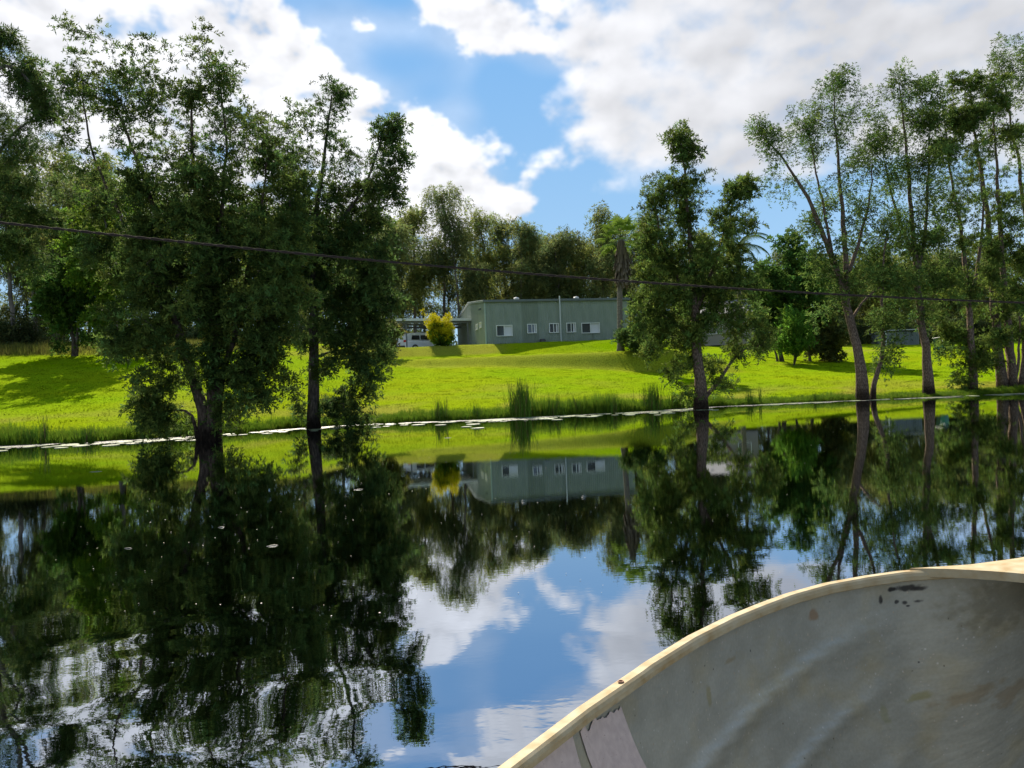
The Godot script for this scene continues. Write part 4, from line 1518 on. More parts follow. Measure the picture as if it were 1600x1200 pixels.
func make_looks() -> void:
	var bark := mat("bark paper", Color.WHITE, 0.9, 0.0, 0.2)
	bark.albedo_texture = noise_tex(0.03, 5, 512, [[0.0, lin(0.045, 0.035, 0.028)], [0.38, lin(0.085, 0.060, 0.042)], [0.62, lin(0.18, 0.132, 0.092)], [1.0, lin(0.36, 0.28, 0.205)]], FastNoiseLite.TYPE_SIMPLEX_SMOOTH, 40)
	bark.uv1_triplanar = true
	bark.uv1_scale = Vector3(1.6, 0.42, 1.6)
	bark.heightmap_enabled = true
	bark.heightmap_texture = noise_tex(0.04, 5, 512, [], FastNoiseLite.TYPE_SIMPLEX_SMOOTH, 41)
	bark.heightmap_scale = 5.0
	var dark := mat("bark dark", Color.WHITE, 0.9, 0.0, 0.2)
	dark.albedo_texture = noise_tex(0.03, 5, 256, [[0.0, lin(0.025, 0.02, 0.016)], [0.5, lin(0.07, 0.056, 0.045)], [1.0, lin(0.20, 0.165, 0.13)]], FastNoiseLite.TYPE_SIMPLEX_SMOOTH, 42)
	dark.uv1_triplanar = true
	dark.uv1_scale = Vector3(1.4, 0.4, 1.4)
	var brown := mat("bark brown", Color.WHITE, 0.9, 0.0, 0.2)
	brown.albedo_texture = noise_tex(0.03, 5, 256, [[0.0, lin(0.03, 0.022, 0.016)], [0.5, lin(0.085, 0.062, 0.044)], [1.0, lin(0.22, 0.165, 0.12)]], FastNoiseLite.TYPE_SIMPLEX_SMOOTH, 45)
	brown.uv1_triplanar = true
	brown.uv1_scale = Vector3(1.4, 0.4, 1.4)
	brown.heightmap_enabled = true
	brown.heightmap_texture = bark.heightmap_texture
	brown.heightmap_scale = 5.0
	var gumb := mat("bark gum", Color.WHITE, 0.85, 0.0, 0.2)
	gumb.albedo_texture = noise_tex(0.02, 4, 256, [[0.0, lin(0.05, 0.042, 0.035)], [0.5, lin(0.13, 0.11, 0.09)], [1.0, lin(0.30, 0.26, 0.22)]], FastNoiseLite.TYPE_SIMPLEX_SMOOTH, 43)
	gumb.uv1_triplanar = true
	gumb.uv1_scale = Vector3(0.7, 0.12, 0.7)
	var palm := mat("bark palm", Color.WHITE, 0.9, 0.0, 0.2)
	palm.albedo_texture = noise_tex(0.03, 4, 256, [[0.0, lin(0.07, 0.06, 0.05)], [1.0, lin(0.22, 0.19, 0.16)]], FastNoiseLite.TYPE_SIMPLEX_SMOOTH, 44)
	palm.uv1_triplanar = true
	palm.uv1_scale = Vector3(0.4, 2.0, 0.4)
	var leaf := leaf_mat("leaf", 0.95, 0.65)
	var fine := spray_clump(6, 11, 0.36, 0.125, 0.042, 0.25)
	var open := spray_clump(6, 10, 0.38, 0.125, 0.040, 0.3)
	var near_gum := spray_clump(6, 9, 0.5, 0.20, 0.045, 0.6)
	var far_gum := spray_clump(6, 9, 0.8, 0.27, 0.075, 0.6)
	var broad := spray_clump(6, 8, 0.42, 0.17, 0.085, 0.4)
	var small := spray_clump(6, 9, 0.32, 0.12, 0.05, 0.1)
	LOOKS = {
		"paperbark": {"clump": fine, "leaf": leaf, "bark": bark, "twig": dark, "tint": Color(0.099, 0.157, 0.032), "clumps": 9, "ends": 5, "reach": 1.08, "spread": 0.34, "tip": 0.006, "sides": 12, "bare": 0.3},
		"paperbark_c": {"clump": fine, "leaf": leaf, "bark": bark, "twig": dark, "tint": Color(0.099, 0.157, 0.032), "clumps": 9, "ends": 5, "reach": 0.98, "spread": 0.34, "tip": 0.006, "sides": 12, "bare": 0.3},
		"paperbark_a": {"clump": fine, "leaf": leaf, "bark": brown, "twig": dark, "tint": Color(0.082, 0.132, 0.030), "clumps": 9, "ends": 5, "reach": 1.15, "spread": 0.34, "tip": 0.006, "sides": 12, "bare": 0.3},
		"paperbark_dark": {"clump": fine, "leaf": leaf, "bark": dark, "twig": dark, "tint": Color(0.074, 0.124, 0.032), "clumps": 9, "ends": 5, "reach": 1.12, "spread": 0.34, "tip": 0.006, "sides": 12, "bare": 0.3},
		"paperbark_open": {"clump": open, "leaf": leaf, "bark": bark, "twig": dark, "tint": Color(0.090, 0.152, 0.035), "clumps": 9, "ends": 6, "reach": 1.15, "spread": 0.34, "tip": 0.006, "sides": 12, "bare": 1.0},
		"gum_near": {"clump": near_gum, "leaf": leaf, "bark": gumb, "twig": dark, "tint": Color(0.080, 0.131, 0.035), "clumps": 7, "spread": 0.4, "tip": 0.01, "bare": 3.0},
		"light_leaf": {"clump": broad, "leaf": leaf, "bark": gumb, "twig": dark, "tint": Color(0.123, 0.217, 0.023), "clumps": 7, "spread": 0.4, "tip": 0.01, "bare": 1.0},
		"dark_broadleaf": {"clump": broad, "leaf": leaf, "bark": dark, "tint": Color(0.070, 0.145, 0.029), "clumps": 6, "spread": 0.4, "tip": 0.01, "bare": 1.2},
		"olive": {"clump": broad, "leaf": leaf, "bark": gumb, "tint": Color(0.109, 0.131, 0.038), "clumps": 7, "spread": 0.35, "tip": 0.01, "bare": 0.8},
		"gum": {"clump": far_gum, "leaf": leaf, "bark": gumb, "tint": Color(0.152, 0.191, 0.061), "clumps": 11, "spread": 0.8, "tip": 0.022, "step": 0.7, "sides": 7, "bare": 4.0},
		"gum_light": {"clump": far_gum, "leaf": leaf, "bark": gumb, "tint": Color(0.196, 0.239, 0.058), "clumps": 11, "spread": 0.8, "tip": 0.022, "step": 0.7, "sides": 7, "bare": 4.0},
		"gum_dark": {"clump": far_gum, "leaf": leaf, "bark": gumb, "tint": Color(0.123, 0.160, 0.055), "clumps": 11, "spread": 0.9, "tip": 0.022, "step": 0.7, "sides": 7, "bare": 2.0},
		
		"golden_low": {"clump": small, "leaf": leaf, "bark": dark, "tint": Color(0.102, 0.189, 0.020), "clumps": 5, "spread": 0.2, "tip": 0.006, "bare": 0.2},
		"bright": {"clump": spray_clump(5, 9, 0.42, 0.20, 0.06, -0.5), "leaf": leaf, "bark": dark, "tint": Color(0.100, 0.215, 0.028), "clumps": 6, "spread": 0.34, "tip": 0.006, "bare": 0.1},
		"shrub": {"clump": small, "leaf": leaf, "bark": dark, "tint": Color(0.075, 0.13, 0.034), "clumps": 6, "spread": 0.34, "tip": 0.006, "bare": 0.1},
		"understory": {"clump": far_gum, "leaf": leaf, "bark": dark, "tint": Color(0.065, 0.087, 0.032), "clumps": 8, "spread": 0.5, "tip": 0.02, "step": 0.6, "bare": 0.1},
	}


func cable(called: String, a: Vector3, b: Vector3, sag: float, r: float, label: String, category: String, twist := false) -> void:
	var g := Geo.new()
	for strand in 3 if twist else 1:
		var p := PackedVector3Array()
		var t := PackedFloat32Array()
		var n := 420 if twist else 60
		for k in n + 1:
			var u := float(k) / n
			var q := a.lerp(b, u) - Vector3(0, sag * 4.0 * u * (1.0 - u), 0)
			if twist:
				var w := u * a.distance_to(b) / 0.45 * TAU + strand * TAU / 3.0
				q += Vector3(0, cos(w), sin(w)) * r * 0.62
			p.append(q)
			t.append(r * (0.6 if twist else 1.0))
		g.tube(p, t, 5)
	tag(part(called, g, mat("cable black", lin(0.018, 0.017, 0.017), 0.9, 0.0, 0.1), self), label, category)


func low_cable() -> void:   # hangs low over the pond, eight metres off
	var g := Geo.new()
	for strand in 2:
		var p := PackedVector3Array()
		var t := PackedFloat32Array()
		for k in 700:
			var x := -10.0 + 23.0 * k / 699.0
			var w := x / 0.24 * TAU + strand * PI
			p.append(Vector3(x, 2.601 - 0.0865 * x + 0.0033 * x * x + cos(w) * 0.006, -(8.07 + 0.227 * x) + sin(w) * 0.006))
			t.append(0.0085)
		g.tube(p, t, 5)
	tag(part("power_cable", g, mat("cable black", lin(0.03, 0.024, 0.02), 0.9, 0.0, 0.1), self), "thick black twisted cable strung low across the pond before the trees", "cable")


func _ready() -> void:
	rng.seed = 20
	grain.seed = 11
	grain.frequency = 0.02
	grain.fractal_octaves = 3
	patchy.seed = 6
	patchy.frequency = 0.012
	patchy.fractal_octaves = 4

	# camera, sky, sun, exposure
	var camera := Camera3D.new()
	camera.name = "camera"
	camera.fov = 55.1
	camera.near = 0.05
	camera.far = 1500.0
	camera.position = Vector3(0, 1.4, 0)
	camera.rotation_degrees = Vector3(-0.2, 0, -2.2)
	camera.current = true
	add_child(camera)
	var env := Environment.new()
	env.background_mode = Environment.BG_SKY
	var sky := Sky.new()
	var pano := PanoramaSkyMaterial.new()
	pano.panorama = sky_texture()
	sky.sky_material = pano
	env.sky = sky
	env.tonemap_mode = Environment.TONE_MAPPER_LINEAR
	env.tonemap_exposure = EXPOSURE
	env.ssao_enabled = true
	env.ssil_enabled = true
	env.sdfgi_enabled = true
	var we := WorldEnvironment.new()
	we.name = "world"
	we.environment = env
	add_child(we)
	var sun := DirectionalLight3D.new()
	sun.name = "sun"
	sun.light_energy = 1.55
	sun.light_color = Color(1.0, 0.955, 0.88)
	sun.light_angular_distance = 0.5
	sun.shadow_enabled = true
	var az := deg_to_rad(SUN_AZIMUTH)
	var el := deg_to_rad(SUN_HEIGHT)
	var towards := Vector3(sin(az) * cos(el), sin(el), -cos(az) * cos(el))
	sun.basis = Basis.looking_at(-towards, Vector3.UP)
	add_child(sun)

	build_ground()
	build_water()
	make_looks()
	build_shed()

	# the trees in the water and the ones on the lawn
	var t: Node3D
	t = thing("paperbark_tree", Vector3(-9.16, 0.00, -21.90), "big dark multi-stemmed paperbark in the water at the left", "tree", "paperbark trees standing in the pond's edge")
	grow(t, [[[Vector3(-9.24, -0.50, -21.90), Vector3(-9.20, 0.91, -21.90), Vector3(-9.50, 1.97, -21.90), Vector3(-9.80, 3.03, -21.90), Vector3(-10.02, 4.19, -21.90), Vector3(-10.22, 5.53, -21.90), Vector3(-10.45, 6.87, -21.90), Vector3(-10.86, 8.40, -21.90), Vector3(-11.46, 10.14, -21.90)], 0.190, 0.024], [[Vector3(-9.01, -0.50, -21.90), Vector3(-8.90, 1.28, -21.90), Vector3(-8.82, 2.81, -21.90), Vector3(-8.84, 4.14, -21.90), Vector3(-8.94, 5.48, -21.90), Vector3(-9.08, 6.81, -21.90), Vector3(-9.25, 8.34, -21.90), Vector3(-9.17, 10.24, -21.90)], 0.209, 0.024], [[Vector3(-8.86, -0.50, -21.90), Vector3(-8.75, 0.90, -21.90), Vector3(-8.50, 2.22, -21.90), Vector3(-8.06, 3.73, -21.90), Vector3(-7.61, 5.43, -21.90), Vector3(-7.21, 6.93, -21.90), Vector3(-6.96, 8.44, -21.90)], 0.124, 0.019], [[Vector3(-9.39, -0.03, -21.90), Vector3(-9.55, 0.74, -21.90), Vector3(-10.02, 0.95, -21.90), Vector3(-10.50, 0.87, -21.90)], 0.067, 0.019, 1], [[Vector3(-9.96, 3.99, -21.90), Vector3(-10.80, 5.17, -21.90), Vector3(-11.41, 6.71, -21.90), Vector3(-12.10, 8.45, -21.90), Vector3(-12.40, 10.36, -21.90)], 0.076, 0.019, 1], [[Vector3(-8.90, 4.71, -21.90), Vector3(-8.47, 6.41, -21.90), Vector3(-8.25, 8.49, -21.90), Vector3(-8.30, 10.59, -21.90)], 0.086, 0.019, 1]], [[-12.15, 11.28, -21.85, 1.24, 1.11, 1.14, 12, 0.46], [-12.62, 10.39, -21.95, 0.99, 0.99, 0.94, 6, 0.46], [-11.25, 11.05, -22.29, 1.11, 0.99, 1.04, 11, 0.46], [-11.55, 9.55, -21.85, 1.73, 1.24, 1.44, 15, 0.46], [-9.94, 10.27, -21.91, 1.11, 1.36, 1.04, 12, 0.46], [-8.99, 11.03, -21.98, 1.11, 1.11, 1.04, 10, 0.46], [-8.18, 10.06, -21.54, 0.99, 1.36, 0.94, 9, 0.46], [-9.22, 9.30, -21.92, 1.86, 1.24, 1.44, 18, 0.46], [-10.98, 8.28, -22.11, 1.98, 1.24, 1.44, 24, 0.46], [-8.66, 8.25, -22.32, 1.73, 1.49, 1.54, 20, 0.46], [-9.54, 7.22, -21.19, 1.81, 1.09, 1.29, 18], [-11.85, 7.44, -21.72, 1.11, 0.99, 1.04, 7, 0.46], [-7.36, 8.12, -21.39, 1.24, 1.49, 1.14, 14, 0.46], [-7.03, 9.11, -22.19, 0.99, 1.11, 0.94, 10, 0.46], [-7.49, 7.01, -22.18, 1.49, 1.20, 1.34, 21], [-8.78, 5.86, -21.00, 2.03, 1.09, 1.29, 28], [-11.00, 6.46, -22.59, 1.49, 1.09, 1.29, 16], [-11.74, 5.28, -22.43, 1.17, 1.09, 1.09, 11], [-10.27, 4.80, -22.15, 1.71, 1.09, 1.29, 20], [-8.52, 4.72, -22.09, 1.71, 1.09, 1.29, 25], [-6.94, 5.33, -21.48, 1.28, 1.31, 1.17, 24], [-6.78, 4.01, -21.40, 1.07, 1.09, 1.00, 15], [-7.75, 3.15, -21.94, 1.39, 0.99, 1.17, 17], [-9.17, 3.34, -21.27, 1.49, 0.99, 1.17, 15], [-10.78, 3.61, -21.55, 1.17, 0.99, 1.09, 12], [-11.17, 2.70, -21.69, 0.85, 0.77, 0.83, 6], [-10.24, 2.09, -21.47, 0.96, 0.66, 0.83, 5], [-8.62, 2.23, -21.86, 1.28, 0.66, 0.83, 7], [-7.37, 2.37, -21.85, 0.85, 0.77, 0.83, 8], [-8.01, 1.53, -22.20, 0.90, 0.77, 0.87, 9], [-8.13, 0.78, -21.91, 0.75, 0.55, 0.72, 5], [-10.62, 1.25, -21.99, 0.68, 0.61, 0.70, 5], [-10.70, 0.59, -21.90, 0.60, 0.48, 0.63, 4], [-9.97, 0.75, -21.98, 0.53, 0.26, 0.42, 2], [-9.79, 1.51, -21.86, 0.85, 0.39, 0.56, 2]], LOOKS.paperbark_a)
	t = thing("paperbark_tree", Vector3(-7.02, 0.00, -25.90), "dark paperbark with one straight black trunk, right of the multi-stemmed one", "tree", "paperbark trees standing in the pond's edge")
	grow(t, [[[Vector3(-7.02, -0.50, -25.90), Vector3(-6.99, 1.35, -25.90), Vector3(-6.93, 3.38, -25.90), Vector3(-6.88, 5.18, -25.90), Vector3(-6.72, 6.97, -25.90), Vector3(-6.48, 8.54, -25.90), Vector3(-6.14, 10.32, -25.90), Vector3(-5.95, 11.67, -25.90)], 0.236, 0.023], [[Vector3(-6.88, 4.50, -25.90), Vector3(-7.25, 6.09, -25.90), Vector3(-7.52, 7.90, -25.90), Vector3(-7.55, 9.93, -25.90)], 0.079, 0.023, 1], [[Vector3(-6.77, 5.62, -25.90), Vector3(-5.86, 7.16, -25.90), Vector3(-4.90, 8.48, -25.90), Vector3(-4.16, 10.25, -25.90)], 0.090, 0.023, 1], [[Vector3(-6.94, 2.48, -25.90), Vector3(-6.37, 2.68, -25.90), Vector3(-5.69, 2.77, -25.90)], 0.056, 0.023, 1], [[Vector3(-5.80, -0.11, -25.90), Vector3(-5.88, 0.30, -25.90), Vector3(-5.97, 0.86, -25.90)], 0.028, 0.014, 1]], [[-6.06, 11.27, -25.74, 0.88, 0.88, 0.85, 8, 0.46], [-6.52, 10.61, -26.36, 1.11, 0.88, 1.04, 8, 0.46], [-5.86, 10.02, -26.38, 1.02, 1.17, 0.97, 10, 0.46], [-4.19, 10.45, -26.15, 0.35, 0.78, 0.43, 3], [-4.11, 9.40, -26.08, 0.61, 0.91, 0.63, 5], [-4.53, 8.53, -25.72, 1.17, 1.02, 1.09, 12, 0.46], [-7.49, 9.74, -25.67, 1.02, 1.02, 0.97, 9, 0.46], [-5.52, 8.43, -25.64, 1.46, 1.02, 1.22, 12, 0.46], [-6.80, 8.19, -25.38, 1.46, 1.17, 1.32, 16, 0.46], [-7.94, 7.99, -26.19, 1.01, 1.17, 0.96, 14], [-4.25, 7.53, -25.82, 0.71, 0.91, 0.72, 7], [-5.26, 7.22, -26.28, 1.14, 1.04, 1.06, 16], [-6.51, 6.71, -25.76, 1.26, 1.04, 1.16, 15], [-8.07, 6.44, -26.40, 1.01, 1.17, 0.96, 17], [-5.56, 5.88, -26.36, 1.39, 1.17, 1.26, 25], [-4.24, 6.12, -25.41, 0.55, 1.04, 0.59, 6], [-7.43, 4.93, -25.58, 1.14, 1.04, 1.06, 16], [-6.08, 4.53, -26.40, 1.26, 1.04, 1.16, 14], [-4.72, 4.42, -25.87, 0.76, 1.04, 0.76, 11], [-4.75, 3.10, -26.37, 0.61, 1.04, 0.63, 8], [-5.65, 3.32, -25.80, 1.01, 0.78, 0.96, 8], [-5.74, 1.98, -25.48, 1.01, 0.57, 0.74, 7], [-5.07, 1.73, -25.99, 0.71, 0.65, 0.72, 6], [-6.05, 0.75, -26.13, 0.86, 0.57, 0.74, 7], [-5.75, 0.30, -25.73, 0.76, 0.31, 0.47, 3], [-7.37, 1.15, -25.65, 0.30, 0.65, 0.39, 2], [-7.40, 2.49, -25.78, 0.35, 0.78, 0.43, 2]], LOOKS.paperbark_dark)
	t = thing("paperbark_tree", Vector3(7.42, 0.00, -29.10), "bushy single paperbark standing in the water right of the tall reeds", "tree", "paperbark trees standing in the pond's edge")
	grow(t, [[[Vector3(7.45, -0.50, -29.10), Vector3(7.44, 1.27, -29.10), Vector3(7.34, 2.54, -29.10), Vector3(7.30, 4.06, -29.10), Vector3(7.25, 5.58, -29.10), Vector3(7.22, 7.35, -29.10), Vector3(7.13, 9.12, -29.10), Vector3(7.04, 10.77, -29.10)], 0.266, 0.019], [[Vector3(7.57, 0.45, -29.10), Vector3(8.09, 1.04, -29.10), Vector3(8.63, 1.73, -29.10), Vector3(9.28, 2.33, -29.10), Vector3(9.92, 2.44, -29.10)], 0.101, 0.025, 1], [[Vector3(7.31, 3.80, -29.10), Vector3(8.00, 5.29, -29.10), Vector3(8.56, 6.79, -29.10), Vector3(9.13, 8.54, -29.10)], 0.101, 0.019, 1], [[Vector3(7.28, 4.31, -29.10), Vector3(6.49, 5.60, -29.10), Vector3(6.04, 7.14, -29.10), Vector3(5.97, 8.41, -29.10)], 0.089, 0.019, 1], [[Vector3(7.39, 2.41, -29.10), Vector3(6.66, 3.32, -29.10), Vector3(5.92, 3.86, -29.10)], 0.076, 0.025, 1]], [[7.11, 10.61, -29.40, 0.61, 0.46, 0.62, 3], [6.74, 9.94, -29.26, 0.56, 0.46, 0.60, 2], [7.35, 9.80, -28.87, 0.56, 0.56, 0.60, 3], [6.82, 8.94, -28.85, 0.91, 0.61, 0.78, 5], [5.93, 8.72, -28.86, 0.72, 0.72, 0.73, 6, 0.46], [7.67, 8.52, -28.81, 0.79, 0.79, 0.78, 8, 0.46], [6.40, 7.96, -29.44, 1.06, 0.66, 0.83, 7], [9.07, 8.73, -28.85, 0.71, 0.61, 0.72, 5], [8.75, 8.06, -29.15, 0.76, 0.66, 0.76, 5], [9.46, 7.38, -29.06, 0.66, 0.56, 0.68, 3], [8.72, 6.72, -28.80, 0.91, 0.76, 0.88, 6], [7.51, 7.39, -29.35, 1.01, 0.81, 0.96, 7], [5.95, 6.69, -28.72, 0.96, 0.71, 0.89, 7], [7.06, 6.12, -29.30, 1.27, 0.76, 0.94, 12], [8.12, 5.59, -28.58, 1.27, 0.81, 0.99, 12], [5.72, 5.50, -29.04, 0.76, 0.63, 0.76, 4], [8.76, 4.71, -28.75, 1.14, 0.89, 1.06, 12], [6.64, 4.80, -28.79, 1.27, 0.81, 0.99, 13], [5.52, 4.68, -29.49, 0.76, 0.56, 0.73, 6], [7.68, 4.08, -29.50, 1.21, 0.76, 0.94, 10], [5.62, 3.60, -28.90, 0.96, 0.63, 0.81, 8], [6.61, 3.09, -29.48, 0.91, 0.71, 0.88, 8], [8.59, 3.60, -28.74, 1.14, 0.71, 0.89, 9], [9.55, 3.46, -29.03, 0.63, 0.56, 0.66, 3], [6.05, 2.34, -29.37, 0.71, 0.51, 0.68, 4], [6.61, 1.55, -29.18, 0.51, 0.51, 0.55, 3], [7.45, 2.89, -28.77, 0.76, 0.63, 0.76, 4], [9.90, 2.33, -29.45, 0.66, 0.46, 0.62, 3], [8.84, 2.09, -28.93, 0.56, 0.35, 0.52, 2], [8.43, 1.03, -28.97, 0.51, 0.33, 0.49, 2], [6.97, 0.78, -29.21, 0.38, 0.30, 0.45, 2], [7.84, 1.75, -29.02, 0.46, 0.38, 0.51, 2]], LOOKS.paperbark_c)
	t = thing("paperbark_tree", Vector3(15.37, 0.00, -32.10), "pale forked paperbark with spreading open crown at the right bank", "tree", "paperbark trees standing in the pond's edge")
	grow(t, [[[Vector3(15.20, -0.50, -32.10), Vector3(15.24, 0.98, -32.10), Vector3(15.07, 2.38, -32.10), Vector3(14.79, 3.79, -32.10), Vector3(14.45, 5.20, -32.10), Vector3(13.95, 6.89, -32.10), Vector3(13.19, 8.88, -32.10), Vector3(12.22, 10.59, -32.10), Vector3(11.33, 11.60, -32.10)], 0.265, 0.021], [[Vector3(15.65, -0.50, -32.10), Vector3(15.79, 0.68, -32.10), Vector3(16.11, 1.79, -32.10), Vector3(16.28, 3.46, -32.10), Vector3(16.30, 5.41, -32.10), Vector3(16.55, 7.07, -32.10)], 0.126, 0.028], [[Vector3(14.68, 4.07, -32.10), Vector3(14.75, 5.75, -32.10), Vector3(14.71, 7.70, -32.10), Vector3(14.61, 9.66, -32.10), Vector3(14.50, 11.89, -32.10), Vector3(14.42, 13.57, -32.10)], 0.154, 0.018, 1], [[Vector3(14.24, 5.77, -32.10), Vector3(13.94, 8.01, -32.10), Vector3(13.59, 9.98, -32.10), Vector3(13.30, 11.94, -32.10)], 0.084, 0.017, 1], [[Vector3(14.67, 5.19, -32.10), Vector3(15.44, 7.12, -32.10), Vector3(15.93, 9.05, -32.10), Vector3(16.13, 10.71, -32.10)], 0.098, 0.018, 1], [[Vector3(14.89, 3.51, -32.10), Vector3(15.62, 4.46, -32.10), Vector3(16.48, 5.12, -32.10)], 0.070, 0.021, 1]], [[11.62, 11.38, -31.92, 1.09, 0.51, 0.68, 6, 0.46], [12.39, 11.70, -31.71, 1.09, 0.58, 0.75, 6, 0.46], [12.10, 10.64, -31.79, 0.91, 0.65, 0.83, 4, 0.46], [13.34, 12.38, -32.16, 0.94, 0.80, 0.90, 7, 0.46], [14.32, 13.48, -31.87, 1.09, 0.87, 1.02, 11, 0.46], [15.13, 12.87, -32.19, 1.02, 0.87, 0.96, 8, 0.46], [14.04, 12.28, -31.97, 1.23, 0.87, 1.06, 9, 0.46], [15.59, 11.70, -32.06, 1.09, 0.94, 1.02, 8, 0.46], [14.85, 11.35, -32.63, 1.38, 0.94, 1.13, 10, 0.46], [13.34, 10.82, -32.08, 1.23, 0.80, 0.98, 7, 0.46], [12.48, 9.48, -32.17, 1.09, 0.80, 0.98, 7, 0.46], [13.72, 9.23, -32.48, 1.23, 0.87, 1.06, 9, 0.46], [14.94, 9.68, -31.72, 1.45, 0.94, 1.13, 11, 0.46], [16.10, 10.34, -31.79, 1.09, 0.94, 1.02, 8, 0.46], [13.26, 7.98, -32.49, 0.89, 0.67, 0.85, 3], [14.67, 8.07, -32.48, 1.12, 0.78, 0.96, 5], [15.91, 8.43, -31.83, 1.31, 1.09, 1.20, 14, 0.46], [13.61, 6.44, -31.80, 0.89, 0.61, 0.79, 3], [15.42, 6.61, -32.39, 1.12, 0.78, 0.96, 7], [16.78, 6.87, -32.55, 0.95, 0.84, 0.91, 6], [14.78, 5.14, -31.73, 1.12, 0.73, 0.90, 7], [16.62, 5.19, -32.64, 1.12, 0.78, 0.96, 7], [13.96, 5.26, -32.40, 0.73, 0.56, 0.73, 2], [15.50, 3.77, -32.19, 0.84, 0.61, 0.79, 3], [16.67, 3.71, -32.03, 0.84, 0.67, 0.82, 4], [13.89, 3.52, -31.74, 0.84, 0.56, 0.73, 2], [16.35, 1.99, -31.79, 0.61, 0.36, 0.53, 2], [16.23, 1.37, -32.27, 0.33, 0.22, 0.38, 2]], LOOKS.paperbark_open)
	t = thing("paperbark_tree", Vector3(18.59, 0.00, -32.90), "slender leaning paperbark trunk at the right bank, between the forked tree and the leafy clump", "tree", "paperbark trees standing in the pond's edge")
	grow(t, [[[Vector3(18.59, -0.50, -32.90), Vector3(18.58, 1.14, -32.90), Vector3(18.48, 2.58, -32.90), Vector3(18.32, 4.30, -32.90), Vector3(18.21, 6.02, -32.90), Vector3(18.11, 8.03, -32.90), Vector3(18.07, 10.03, -32.90), Vector3(17.92, 12.32, -32.90), Vector3(17.79, 14.04, -32.90)], 0.229, 0.019], [[Vector3(18.25, 5.45, -32.90), Vector3(18.69, 7.43, -32.90), Vector3(18.92, 9.71, -32.90), Vector3(19.07, 12.28, -32.90)], 0.100, 0.017, 1], [[Vector3(18.16, 6.31, -32.90), Vector3(17.56, 7.91, -32.90), Vector3(17.19, 9.49, -32.90), Vector3(16.97, 11.22, -32.90)], 0.086, 0.017, 1]], [[18.66, 13.64, -32.69, 0.74, 0.63, 0.75, 5], [17.86, 13.25, -33.09, 1.12, 0.89, 1.04, 10, 0.46], [18.87, 12.48, -32.64, 0.97, 0.74, 0.92, 8], [18.05, 12.01, -33.26, 1.34, 0.97, 1.16, 14, 0.46], [19.61, 11.57, -32.99, 0.86, 0.74, 0.84, 6], [16.75, 11.32, -32.75, 0.89, 0.82, 0.86, 6, 0.46], [18.45, 10.61, -32.52, 1.09, 0.74, 0.92, 7], [17.47, 10.11, -33.12, 1.19, 0.89, 1.08, 10, 0.46], [18.77, 9.30, -32.42, 1.34, 1.04, 1.22, 17, 0.46], [17.57, 8.55, -32.60, 1.34, 0.97, 1.16, 16, 0.46], [19.17, 7.86, -32.96, 0.97, 0.80, 0.93, 6], [18.16, 7.10, -33.27, 0.97, 0.74, 0.92, 7], [19.29, 6.29, -33.02, 0.97, 0.80, 0.93, 8], [17.52, 5.73, -32.70, 0.86, 0.63, 0.80, 4], [19.57, 4.88, -33.34, 0.97, 0.74, 0.92, 7], [17.30, 4.31, -32.64, 0.80, 0.57, 0.75, 3], [18.35, 3.98, -32.53, 0.72, 0.51, 0.69, 2]], LOOKS.paperbark_open)
	t = thing("paperbark_tree", Vector3(20.95, 0.00, -33.60), "leafy thin-trunked paperbark left of the wide dark many-stemmed one", "tree", "paperbark trees standing in the pond's edge")
	grow(t, [[[Vector3(21.00, -0.50, -33.60), Vector3(21.03, 1.35, -33.60), Vector3(21.01, 3.40, -33.60), Vector3(20.86, 5.74, -33.60), Vector3(20.61, 8.38, -33.60), Vector3(20.28, 10.73, -33.60), Vector3(20.15, 12.77, -33.60)], 0.190, 0.019], [[Vector3(20.97, 3.98, -33.60), Vector3(21.53, 6.30, -33.60), Vector3(21.76, 8.63, -33.60), Vector3(21.70, 10.96, -33.60)], 0.088, 0.018, 1]], [[20.46, 12.68, -33.38, 0.88, 0.70, 0.85, 5], [21.41, 12.12, -33.54, 0.99, 0.76, 0.94, 7], [20.50, 10.57, -33.10, 1.37, 0.99, 1.18, 13, 0.46], [19.99, 9.20, -33.29, 1.14, 0.91, 1.06, 9, 0.46], [21.23, 8.61, -33.46, 1.29, 1.06, 1.18, 13, 0.46], [20.72, 6.93, -33.68, 1.05, 0.76, 0.94, 6], [21.24, 5.38, -33.20, 0.99, 0.82, 0.94, 6], [20.22, 4.87, -33.45, 0.99, 0.76, 0.94, 7], [21.14, 3.43, -34.09, 1.17, 0.76, 0.94, 9], [20.85, 2.12, -34.18, 1.11, 0.64, 0.82, 8], [21.29, 1.20, -33.75, 0.88, 0.58, 0.76, 6], [20.67, 0.49, -33.73, 0.64, 0.29, 0.45, 2], [22.15, 2.19, -33.66, 0.70, 0.64, 0.71, 3]], LOOKS.paperbark)
	t = thing("paperbark_tree", Vector3(23.15, 0.00, -34.40), "wide dark-based many-stemmed paperbark at the right edge of the pond", "tree", "paperbark trees standing in the pond's edge")
